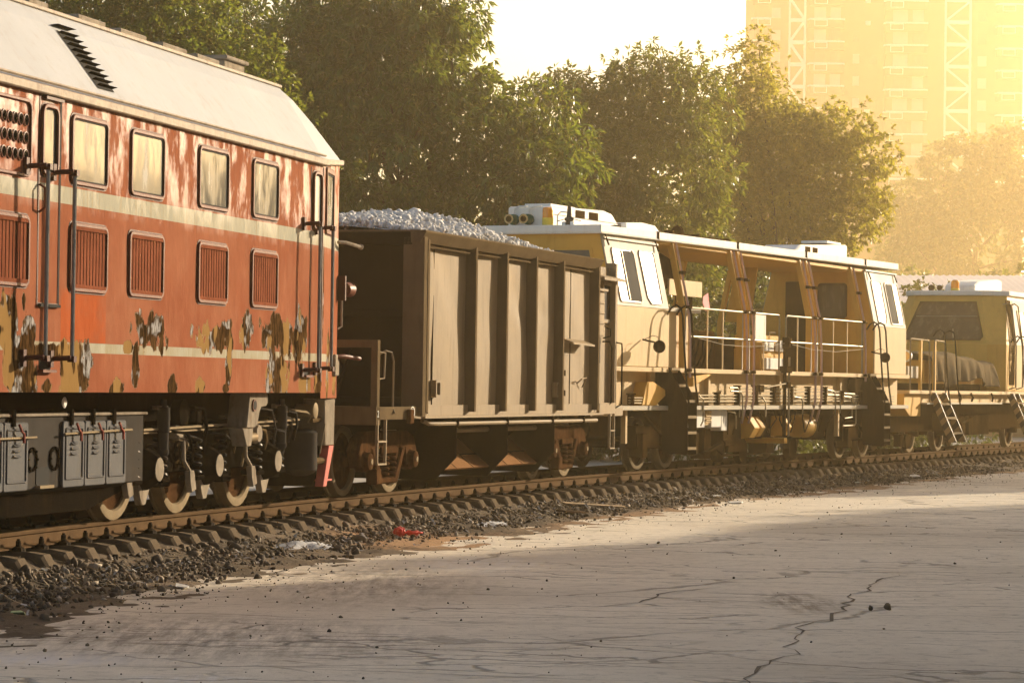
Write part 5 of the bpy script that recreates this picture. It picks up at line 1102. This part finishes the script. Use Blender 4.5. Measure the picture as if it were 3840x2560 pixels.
bc = MB().lathe('z',(1.9,-.15,0),[(3.72,.11),(3.80,.10)],14).build('warning_beacon', M['beaconbase'], tv, smooth=True)
MB().lathe('z',(1.9,-.15,0),[(3.80,.10),(3.96,.095),(4.0,.05)],14).build('amber_dome', M['amber'], bc, smooth=True)
b = MB(); b.lathe('s',(1.6,-.65,3.80),[(0,.08),(.15,.03)],10); b.lathe('s',(1.6,-.45,3.80),[(0,.07),(.15,.03)],10); b.build('air_horn', M['brown'], tv)
MB().box(-4.9,.3,-.5,.9,1.345,1.5).build('engine_sill', M['brown'], tv)
MB().box(-4.6,.3,-.45,.95,1.5,2.0).build('engine_hood', M['deepyellow'], tv)
for s_ in (-3.4,-2.4,-.6): MB().tube([(s_,1.40,1.30),(s_+.05,1.44,1.2),(s_-.05,1.44,1.12)],.025).build('cargo_hook', M['brown'], tv)
# tarpaulin draped over the nose hood: a thing of its own
n, m_ = 90, 40; V = []
for i in range(n):
    u = i/(n-1); s_ = -5.1+5.35*u
    for j in range(m_):
        v = j/(m_-1)
        prof = np.interp(v, [0,.35,.45,1], [0,1,1.06,1.06]); t_ = -.55+1.75*min(1,v/.55) if v < .55 else 1.2+.12*(v-.55)
        ztop = 2.16+.05*math.sin(u*5)-.10*max(0,u-.3)+(.05*math.sin(u*21)*v); drop = max(0,(v-.5)/.5)
        fold = 1.6*abs(math.sin(u*19+1.5*math.sin(u*7)+1.2*v))**.7-.8+.4*math.sin(u*61+v*3)
        hem = .60+.10*math.sin(u*7)-.05*u
        V.append((s_+.06*drop*math.sin(u*20), -(t_+(.10*fold+.03)*drop+.10*drop*(1-drop)), ztop-hem*drop+ .02*fold*drop - .05*v))
idx = np.arange(n*m_).reshape(n,m_); F = np.stack([idx[:-1,:-1],idx[1:,:-1],idx[1:,1:],idx[:-1,1:]],-1).reshape(-1,4)
tp = link_mesh('tarpaulin', bulk_mesh('tarpaulin', np.array(V), F, M['tarp'], True), None); tp.location = tv.location; tp.rotation_euler = tv.rotation_euler
sm = tp.modifiers.new('thickness','SOLIDIFY'); sm.thickness = .012
tag(tp, 'creased pale tarpaulin draped over the nose of the yellow rail tractor', 'tarpaulin')

# ------------------------------------------------------------------ trees
def crown_mesh(name, blobs, nclump, per, leaf, m, rng, droop=.5, spread=.42, cl=(.45,.9), inner=.16, wid=.30, nl=7):
    """blobs (x,y,z,rx,ry,rz); clumps sit on the blobs' shells, twig whorls of leaves fill each clump"""
    B = np.array(blobs); wgt = (B[:,3]*B[:,5]+B[:,3]*B[:,4]+B[:,4]*B[:,5]); wgt /= wgt.sum()
    nclump = int(nclump*1.25); bi = rng.choice(len(B), nclump, p=wgt); d = rng.normal(size=(nclump,3)); d /= np.linalg.norm(d,axis=1)[:,None]
    rad = np.where(rng.random(nclump) < inner, rng.uniform(.2,.8,nclump), rng.uniform(.80,1.06,nclump)); spr = rng.random(nclump) < .22; rad = np.where(spr, rng.uniform(1.02,1.18,nclump), rad)
    C = B[bi,:3]+d*B[bi,3:]*rad[:,None]; cr = rng.uniform(*cl, nclump)*np.where(spr,.55,1.0)
    # twigs
    N = nclump*per; ci = np.repeat(np.arange(nclump), per); td = rng.normal(size=(N,3)); td /= np.linalg.norm(td,axis=1)[:,None]
    T = C[ci]+td*(cr[ci]*rng.uniform(.35,1.0,N)**.6)[:,None]*np.array([1,1,.72]); out = td+.6*d[ci]+np.array([0,0,.25]); out /= np.linalg.norm(out,axis=1)[:,None]
    tone_c = np.clip(.40+.30*rng.normal(size=nclump),0,1)
    M['doorgrey'] = wm('blue_grey_door_paint', (.070,.070,.074), .5, .0, .15, 3, (.04,.03,.02), .35, .15, spec=.04)
# leaves
    M_ = N*nl; ti = np.repeat(np.arange(N), nl); P = T[ti]
    ax = out[ti]+rng.normal(size=(M_,3))*.62; ax[:,2] -= droop; ax /= np.linalg.norm(ax,axis=1)[:,None]
    rnd = rng.normal(size=(M_,3))*.6+np.array([0,0,1.0]); sd_ = np.cross(ax, rnd); sd_ /= np.linalg.norm(sd_,axis=1)[:,None]+1e-9; nm = np.cross(sd_, ax)
    L = leaf*rng.uniform(.65,1.25,M_); W = L*wid*rng.uniform(.8,1.2,M_)
    b = P+ax*(L*.12)[:,None]; mid = P+ax*(L*.55)[:,None]-nm*(W*.22)[:,None]; tip = P+ax*L[:,None]-nm*(L*.10)[:,None]-np.array([0,0,1])*(L*.12)[:,None]
    l_ = P+ax*(L*.52)[:,None]+sd_*W[:,None]*.5+nm*(W*.12)[:,None]; r_ = P+ax*(L*.52)[:,None]-sd_*W[:,None]*.5+nm*(W*.12)[:,None]
    V = np.stack([b,l_,tip,mid,r_],1).reshape(-1,3); F = (np.array([(0,3,2,1),(0,4,2,3)])[None]+5*np.arange(M_)[:,None,None]).reshape(-1,4)
    me = bulk_mesh(name, V, F, m); tone = np.clip(tone_c[ci][ti]+.22*rng.normal(size=M_),0,1); fattr(me, 'tone', np.repeat(tone,2), 'FACE')
    return me, C
def tree(name, label, cat, base, blobs, nclump, per, leaf, m, trunk_r=.22, group=None, limbs=14, seed=0, **kw):
    rng = np.random.default_rng(seed); root = empty(name, base, 0, label, cat, group)
    me, C = crown_mesh('crown', [(x-base[0],y-base[1],z-base[2],a,b,c) for x,y,z,a,b,c in blobs], nclump, per, leaf, M[m], rng, **kw)
    link_mesh('crown', me, None, root)
    top = max(p[2] for p in C)*.62; tb = MB(flip=False)
    def limb(p0, p1, r0, r1, k=6):
        p0, p1 = Vector(p0), Vector(p1); off = Vector(rng.normal(size=3))*((p1-p0).length*.07)
        pts = [p0.lerp(p1,i/k)+off*math.sin(math.pi*i/k) for i in range(k+1)]; base_ = len(tb.v)
        vs = []; fs = []; n = 7
        for i, p in enumerate(pts):
            d = (pts[min(i+1,k)]-pts[max(i-1,0)]).normalized(); u = d.orthogonal().normalized(); w = d.cross(u); r = r0+(r1-r0)*i/k
            vs += [tuple(p+u*(r*math.cos(2*math.pi*j/n))+w*(r*math.sin(2*math.pi*j/n))) for j in range(n)]
        for i in range(k):
            for j in range(n): fs.append((i*n+j,i*n+(j+1)%n,(i+1)*n+(j+1)%n,(i+1)*n+j))
        tb.add(vs, fs); return pts
    tr = limb((0,0,-.1),(float(rng.normal()*.25),float(rng.normal()*.25),top),trunk_r,trunk_r*.4,9)
    for _ in range(limbs):
        c = C[rng.integers(len(C))]; h = int(rng.integers(3,9)); limb(tr[h], c, trunk_r*.32, .015, 6)
    tb.build('trunk', M['bark'], root, smooth=True)
    return root
# big broad-leaved tree in the middle
tree('broadleaf_tree','big dark tree with drooping broad leaves behind the hopper wagon','tree',(-2.2,62.5,0),
  [(-4.2,62,8.3,1.7,1.6,1.7),(-2.7,62.5,8.9,1.9,1.8,1.8),(-2.2,62,8.6,1.0,1.4,1.4),(-1.2,62,7.3,1.2,1.6,1.0),(.25,61.5,6.4,1.1,1.3,1.7),(-.8,61.3,5.4,1.6,1.2,1.4),(-3.4,61.3,6.2,2.2,1.4,1.6),(-5.1,62.4,6.6,1.3,1.5,2.2),(.1,61.8,4.6,1.2,1.2,1.0),(-2.4,62.5,5.0,2.4,1.5,1.1),(-1.55,62,9.75,.45,.7,.4),(.55,61.8,7.7,.3,.4,.6),(-3.6,62.3,9.9,1.1,1.2,.7)],
  620, 15, .225, 'leaf', .30, limbs=26, seed=1, droop=.75, wid=.30)
tree('broadleaf_tree','bushy tree between the big broad-leaved tree and the tall conical tree','tree',(2.6,75,0),
  [(1.3,74,8.3,1.1,1.2,1.4),(2.6,74.5,8.7,1.1,1.3,1.2),(3.6,75,9.4,.9,1.1,1.1),(4.4,75,9.1,1.1,1.2,1.3),(2.0,73.6,6.9,1.7,1.3,1.6),(3.9,73.6,6.8,1.5,1.3,1.8),(3.0,73.4,5.2,2.2,1.2,1.6),(1.0,73.8,5.4,1.4,1.2,1.5),(3.45,75,10.3,.28,.4,.5),(1.2,74,9.3,.4,.5,.4)],
  480, 14, .22, 'leaf3', .24, limbs=20, seed=2, droop=.65, wid=.28)
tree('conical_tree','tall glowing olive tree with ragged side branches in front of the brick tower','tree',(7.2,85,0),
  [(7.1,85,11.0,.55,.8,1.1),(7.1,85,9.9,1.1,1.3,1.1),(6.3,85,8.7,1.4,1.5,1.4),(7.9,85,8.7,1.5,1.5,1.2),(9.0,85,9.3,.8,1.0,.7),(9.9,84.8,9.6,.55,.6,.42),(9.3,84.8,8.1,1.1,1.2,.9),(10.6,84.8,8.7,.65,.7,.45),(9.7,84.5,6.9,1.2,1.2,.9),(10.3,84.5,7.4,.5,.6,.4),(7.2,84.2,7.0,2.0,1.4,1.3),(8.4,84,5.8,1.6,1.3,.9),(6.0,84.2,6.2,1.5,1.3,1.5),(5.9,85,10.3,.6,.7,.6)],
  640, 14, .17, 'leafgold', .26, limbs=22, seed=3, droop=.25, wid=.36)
tree('small_leaved_tree','fine-leaved green tree rising behind the silver roof of the red locomotive','tree',(-7.2,54,0),
  [(-9.3,54,9.2,1.8,1.6,1.6),(-7.3,54,8.6,1.5,1.5,1.2),(-6.2,53.5,8.2,1.1,1.3,1.2),(-5.4,53.5,7.4,.8,1.0,1.1),(-4.9,53.2,6.6,.7,.9,.9),(-7.0,53.4,6.8,2.2,1.4,1.5),(-9.5,53.5,7.0,2,1.5,1.8),(-5.6,53.3,5.6,1.4,1.2,1.0)],
  480, 17, .135, 'leaf2', .22, limbs=18, seed=4, droop=.1, wid=.5, nl=8, cl=(.35,.75))
tree('broadleaf_tree','dark tree at the back between the red locomotive and the big broad-leaved tree','tree',(-6.6,70,0),
  [(-8.6,70,9.6,2.2,1.8,1.7),(-6.3,70,9.3,1.7,1.6,1.6),(-4.6,70,8.6,1.4,1.5,1.4),(-7.0,69.5,6.6,2.6,1.6,2.0)], 340, 12, .24, 'leaf', .24, limbs=14, seed=5, droop=.6)
# shrubs closing the view under the crowns
SH = [(-3.6,68,4.2,1.5,'dark'),(-1.0,72,4.6,1.7,'dark'),(1.4,70,3.9,1.5,'dark'),(3.4,68.5,4.4,1.6,'dark'),(5.6,70,4.6,1.7,'dark'),(7.6,76,5.2,1.8,'dark'),(9.9,78,4.3,1.6,'dark'),(12.6,88,5.0,2.0,'dark')]
for i, (x,y,h,w_,k) in enumerate(SH):
    lab = ['dark shrub at the left, behind the end of the red locomotive','dark shrub behind the stone heap of the wagon','dark shrub behind the stone heap, further right','dark shrub behind the horns on the yellow cab roof','shrub seen through the open bay of the yellow machine','shrub behind the rear posts of the yellow machine','hazy shrub behind the rear cab of the yellow machine','hazy shrub between the yellow machine and the metal-roofed shed'][i]
    tree('shrub', lab, 'shrub', (x,y,0), [(x,y,h*.62,w_,1.2,h*.36),(x+.6,y-.3,h*.40,w_*.9,1.1,h*.34),(x-.7,y-.2,h*.36,w_*.9,1.1,h*.32),(x+.2,y-.4,h*.18,w_*1.1,1.0,h*.2)], 150, 11, .19, 'leafdark', .10, 'shrubs behind the train', limbs=10, seed=20+i, droop=.3, wid=.38)
# far hazy trees on the right
tree('hazy_tree','big blurred tree dissolving in golden haze below the brick tower','tree',(42,260,0),
  [(37.5,260,17.6,3.5,3,4.2),(41.5,260,20.8,4.1,3,4.0),(46.5,260,21.8,4.8,3,3.8),(43,259,15.5,6.0,3,4.2),(49,259,17.0,4.6,3,4.8),(36.8,259,13.0,3.7,3,3.4)], 420, 9, .62, 'leaf3', .4, limbs=14, seed=40, wid=.4, cl=(1.1,2.3))
for i, (x,y,h) in enumerate(((16.5,150,8.5),(21,148,7.6),(26,146,7.9),(30.5,150,8.3),(12.5,152,9.0))):
    tree('hazy_shrub', ['low hazy shrub right of the conical tree','low hazy shrub below the blurred tree','low hazy shrub behind the metal roof','hazy shrub at the right edge behind the metal roof','hazy shrub beside the conical tree'][i],'shrub',(x,y,0),[(x,y,h*.6,3,2,h*.38),(x+1.5,y,h*.35,2.6,2,h*.3),(x-1.5,y,h*.35,2.6,2,h*.3)],110,8,.4,'leaf3',.2,'hazy shrubs below the tower',limbs=8,seed=50+i,wid=.4,cl=(.7,1.4))

# ------------------------------------------------------------------ brick tower in the haze
tw = empty('apartment_tower', (50,385,0), 0, 'tall brick apartment tower with white braced strips and balconies, fading in the haze', 'tower')
def T(x, y, z): return (x-50, y-385, z)
def tb_(x0,x1,y0,y1,z0,z1): b = MB(flip=False); return b.box(x0-50,x1-50,y0-385,y1-385,z0,z1)
b = tb_(32.3,37.0,386,400,0,58); b.box(39.3-50,44.8-50,1.2,16,0,58); b.box(44.8-50,50.2-50,2.6,16,0,58); b.box(50.2-50,58.2-50,1.0,16,0,58); b.box(61.9-50,69.0-50,1.4,16,0,58); b.box(36.9-50,39.4-50,1.6,16,0,58); b.box(58.1-50,62.0-50,1.8,16,0,58)
b.build('brick_wall', M['brick'], tw)
FL = [51.9-3.02*k for k in range(-1,16)]
def truss(x0, x1, y, flip):
    w = .30; b = MB(flip=False); b.box(x0-50,x0+w-50,y-385-.35,y-385,0,58); b.box(x1-w-50,x1-50,y-385-.35,y-385,0,58)
    for k, z in enumerate(FL):
        b.box(x0+w-50,x1-w-50,y-385-.33,y-385,z-.35,z+.15)
        (xa,xb) = (x0+w,x1-w) if (k+flip)%2 else (x1-w,x0+w); z0, z1 = z-3.02+.15, z-.35
        b.add([(xa-50-.22,y-385-.31,z0),(xa-50+.22,y-385-.31,z0),(xb-50+.22,y-385-.31,z1),(xb-50-.22,y-385-.31,z1),(xa-50-.22,y-385,z0),(xa-50+.22,y-385,z0),(xb-50+.22,y-385,z1),(xb-50-.22,y-385,z1)],[(0,1,2,3),(4,7,6,5),(0,4,5,1),(1,5,6,2),(2,6,7,3),(3,7,4,0)])
    b.build('braced_strip', M['concrete'], tw)
truss(37.0,39.4,386.4,0); truss(58.2,61.9,386.4,1)
rng = np.random.default_rng(9)
wc = 0; bcn = 0
def t_window(x, z, w, h, y):
    b = MB(flip=False); b.box(x-w/2-50,x+w/2-50,y-385-.05,y-385+.02,z,z+h)
    f_ = b.build('window', M['paleglass'] if rng.random() < .7 else M['darkglass'], tw)
def t_balc(x0, x1, z, y, dep=1.1):
    P = [(x0,y),(x0+.25,y-dep*.7),(x0+.9,y-dep),(x1-.5,y-dep),(x1,y-dep*.8),(x1,y)]
    s_ = MB(flip=False); s_.prism([(p[0]-50,p[1]-385) for p in P],'z',z-.12,z+.10); s_ = s_.build('balcony', M['concrete'], tw)
    r_ = MB(flip=False); r_.prism([(p[0]-50,p[1]-385) for p in [(x0+.1,y),(x0+.3,y-dep*.65),(x0+.95,y-dep*.93),(x1-.55,y-dep*.93),(x1-.08,y-dep*.75),(x1-.08,y)]],'z',z-1.15,z-.12); r_.build('balcony_front', M['brick'], s_)
    for k in range(1): MB(flip=False).ring([(x0+.8-50,z-1.0),(x0+2.6-50,z-1.0),(x0+2.6-50,z-.15),(x0+.8-50,z-.15)],[(x0+.9-50,z-.92),(x0+2.5-50,z-.92),(x0+2.5-50,z-.24),(x0+.9-50,z-.24)],'t',y-dep-385-.04,y-dep-385).build('balcony_rail', M['concrete'], s_)
for z in FL[:12]:
    t_balc(39.6,44.6,z,386.2); t_balc(49.9,55.9,z-.4,386.0)
    t_window(41.3,z+.2,1.6,1.5,386.2); t_window(43.4,z+.2,1.4,1.5,386.2); t_window(52.2,z-.1,2.0,1.6,386.0); t_window(54.6,z-.1,1.5,1.6,386.0)
    t_window(35.3,z+.1,1.2,1.4,386.0); 
    if rng.random() < .8: t_window(46.4,z+.3,.9,1.3,387.6)
    if rng.random() < .6: t_window(48.8,z+.2,1.1,1.2,387.6)
    t_window(63.4,z,1.2,1.4,386.4)
for z in FL[:9]: t_balc(31.9,34.6,z,386.0,.9); t_balc(65.2,68.8,z-.6,386.4,.9)
for z in FL[:9]: 
    if rng.random() < .6: MB(flip=False).box(47.6-50,48.3-50,2.1,2.6,z-.5,z+.05).build('cooling_unit', M['boxwhite'], tw, bevel=.02)

# ------------------------------------------------------------------ metal-roofed shed at the right
sh_ = empty('storage_shed', (28,112,0), 0, 'long low shed with a pale corrugated metal roof behind the rail tractor', 'shed')
MB(flip=False).box(-13.6,22,0,14,0,5.15).build('wall', M['shedwall'], sh_)
n = 260; vs = []; fs = []
for i in range(n):
    x = -14.2+36.5*i/(n-1); dz = .05*(i%2)
    vs += [(x,-.9,5.12+.012*(x+14)+dz),(x,8,6.55+.012*(x+14)+dz),(x,15,5.1+dz)]
for i in range(n-1): fs += [(3*i,3*i+3,3*i+4,3*i+1),(3*i+1,3*i+4,3*i+5,3*i+2)]
rfm = bulk_mesh('roof', np.array(vs), np.array(fs), M['shedroof']); link_mesh('roof', rfm, None, sh_)
b = MB(flip=False)
for k in range(8): b.box(-13.4+4.8*k,-13.2+4.8*k,-.5,-.3,0,5.1)
b.build('post', M['shedwall'], sh_)
b = MB(flip=False); b.box(-14.1,22,-.85,-.7,4.75,5.0); b.build('fascia', M['rust'], sh_)

# ------------------------------------------------------------------ the hall added unseen beyond the right edge so its roofline shades the road
ux, uy = math.sin(R(29.2)), math.cos(R(29.2))
def shade_hall_pt(k, d): return (11.9+ux*k+uy*d, 25.1+uy*k-ux*d)
shade_hall = empty('occluder', (0,0,0), 0, 'unseen, added warehouse standing along the right side of the road', 'occluder')
b = MB(flip=False); P = [shade_hall_pt(-19.5,0),shade_hall_pt(64,0),shade_hall_pt(64,14),shade_hall_pt(-19.5,14)]
b.prism(P,'z',0,10.6); b.build('wall', M['shedwall'], shade_hall)
q = [shade_hall_pt(-19.8,-.3),shade_hall_pt(64.3,-.3),shade_hall_pt(64.3,14.3),shade_hall_pt(-19.8,14.3)]
MB(flip=False).prism(q,'z',10.6,10.9).build('roof', M['shedroof'], shade_hall)

for i, (x,y,h) in enumerate(((31,69,7.4),(34,74,6.2),(37,79,7.8),(27,74,6.6),(31,80,8.6),(35,86,6.2),(38,91,8.2),(42,97,6.8),(24.5,69,7.6))):  # unseen trees, added only for the loco windows to mirror
    tree('unseen_tree','unseen low bushy tree added right of the road for window reflections','tree',(x,y,0),[(x,y,h*.62,2.2,2.2,h*.38)],70,9,.45,'leafdark',.15,'added trees beyond the warehouse',limbs=5,seed=70+i,wid=.5,cl=(.7,1.3))

rg_ = np.random.default_rng(5)
for i in range(22):  # unseen row added so the roofline's shadow gets a ragged edge
    x, y = shade_hall_pt(-16+3.7*i, .8+rg_.uniform(-.3,.3)); h = 12.1+rg_.uniform(-.9,.9)
    tree('unseen_tree','unseen leafy tree added to soften the shade edge beside the warehouse wall, right of the road','tree',(x,y,0),[(x,y,h-1.6,1.9,1.6,1.6),(x+1.2,y+1.0,h-2.0,1.5,1.4,1.3)],60,9,.42,'leafdark',.14,'added trees along the warehouse',limbs=5,seed=100+i,wid=.5,cl=(.5,1.0))

# ------------------------------------------------------------------ litter one can name
def at(x, y, t_=None): return x, y
def crumple(name, pts, thick, m, label, cat, loc, rz=0, wob=.012):
    b = MB(flip=False); b.prism(pts,'z',0,thick); o = b.build(name, M[m], None, wob=wob); o.location = loc; o.rotation_euler = (random.uniform(-.05,.05),random.uniform(-.05,.05),rz); return tag(o,label,cat)
def track_loc(y, t_, dz=.0):
    p = track_pt(y, t_); return (p[0], p[1], float(base_z(t_))+dz)
bg = empty('plastic_bag', track_loc(32.45,1.92,.03), .3, 'crumpled red plastic bag on the sandy patch beside the ballast', 'plastic bag')
bm = bmesh.new(); bmesh.ops.create_icosphere(bm, subdivisions=3, radius=.085)
for v in bm.verts: v.co *= 1+.16*math.sin(v.co.x*70+1)*math.sin(v.co.y*60)+random.uniform(-.06,.06); v.co.z *= .85; v.co.z += .04
me = bpy.data.meshes.new('bag_body'); bm.to_mesh(me); bm.free(); link_mesh('bag_body', me, M['redplastic'], bg)
bm = bmesh.new(); bmesh.ops.create_icosphere(bm, subdivisions=3, radius=.07)
for v in bm.verts: v.co *= 1+random.uniform(-.12,.12); v.co.x = v.co.x*2.1+.20; v.co.y *= 1.0+.3*math.sin(v.co.x*40); v.co.z = v.co.z*.42*(1+.5*math.sin(v.co.x*55))+.025
me = bpy.data.meshes.new('bag_flap'); bm.to_mesh(me); bm.free(); link_mesh('bag_flap', me, M['redplastic'], bg); bg.scale = (.78,.78,.78)
rng = np.random.default_rng(21)
def pile(name, y, t_, rs, rt__, h, label):
    p = track_loc(y,t_,-.01); n, k = 26, 26; V = []
    for i in range(n):
        for j in range(k):
            a_ = (i/(n-1)-.5)*2; c_ = (j/(k-1)-.5)*2; r = math.hypot(a_,c_); V.append((a_*rs,c_*rt__, h*max(-.4,1-r*(1+.25*math.sin(5*math.atan2(c_,a_))))+rng.normal()*.007))
    idx = np.arange(n*k).reshape(n,k); F = np.stack([idx[:-1,:-1],idx[1:,:-1],idx[1:,1:],idx[:-1,1:]],-1).reshape(-1,4)
    o = link_mesh(name, bulk_mesh(name, np.array(V), F, M['ash']), None); o.location = p; o.rotation_euler = (0,0,math.pi/2-hd(y)); tag(o, label, 'ash pile')
M['ash'] = wm('pale_ash', (.42,.42,.43), .95, 0, .25, 9, (.12,.10,.09), .6, .5)
pile('ash_pile', 29.9, 1.68, .62, .36, .075, 'spill of pale ash on the ballast slope left of the red bag')
pile('ash_pile', 35.6, 1.95, .60, .16, .05, 'thin streak of pale ash at the foot of the ballast right of the red bag')
SC = [('paper_scrap',24.6,2.45,.16,.11,'paper','white paper scrap lying on dark dirt near the road edge','paper'),('food_packet',21.4,2.25,.17,.10,'packet','flat pale green packet on the dark dirt','packet'),
      ('paper_scrap',45.5,1.95,.30,.16,'paper','pale paper scrap near the plank on the far ballast','paper'),('paper_sheet',57.5,1.9,.7,.25,'paper','long white sheet on the far ballast at the right','paper'),('paper_scrap',53.2,2.05,.22,.18,'paper','small upright white scrap left of the long white sheet','paper'),
      ('paper_sheet',44.3,2.65,.55,.20,'paper','white sheet lying at the far road edge','paper')]
for nm, y, t_, l, w_, m, lab, cat in SC:
    q = [(-l/2,-w_/2),(0,-w_*.62),(l/2,-w_*.3),(l*.42,w_/2),(-l*.1,w_*.4),(-l*.45,w_*.3)]
    crumple(nm, q, .012, m, lab, cat, track_loc(y,t_,.012), rz=math.pi/2-hd(y)+.3)
for y, t_, l, lab in ((40.4,1.75,1.0,'pale broken plank leaning on the ballast'),(38.6,2.05,.8,'dark flat plank at the foot of the ballast')):
    o = MB(flip=False).box(-l/2,l/2,-.07,.07,0,.022).build('plank', M['plank' if l == 1.0 else 'bark'], None, wob=.006); o.location = track_loc(y,t_,.04); o.rotation_euler = (.12,.06,math.pi/2-hd(y)+(-.75 if l == 1.0 else -.1)); tag(o, lab, 'plank')
tag(link_mesh('loose_stone', stones('loose_stone', np.array([(3.05,22.9,.03)]), np.array([.045]), M['ballast'], rng), None), 'larger of two loose stones beside the jagged road crack', 'stone')
tag(link_mesh('loose_stone', stones('loose_stone', np.array([(2.90,22.8,.02)]), np.array([.03]), M['ballast'], rng), None), 'smaller of two loose stones beside the jagged road crack', 'stone')
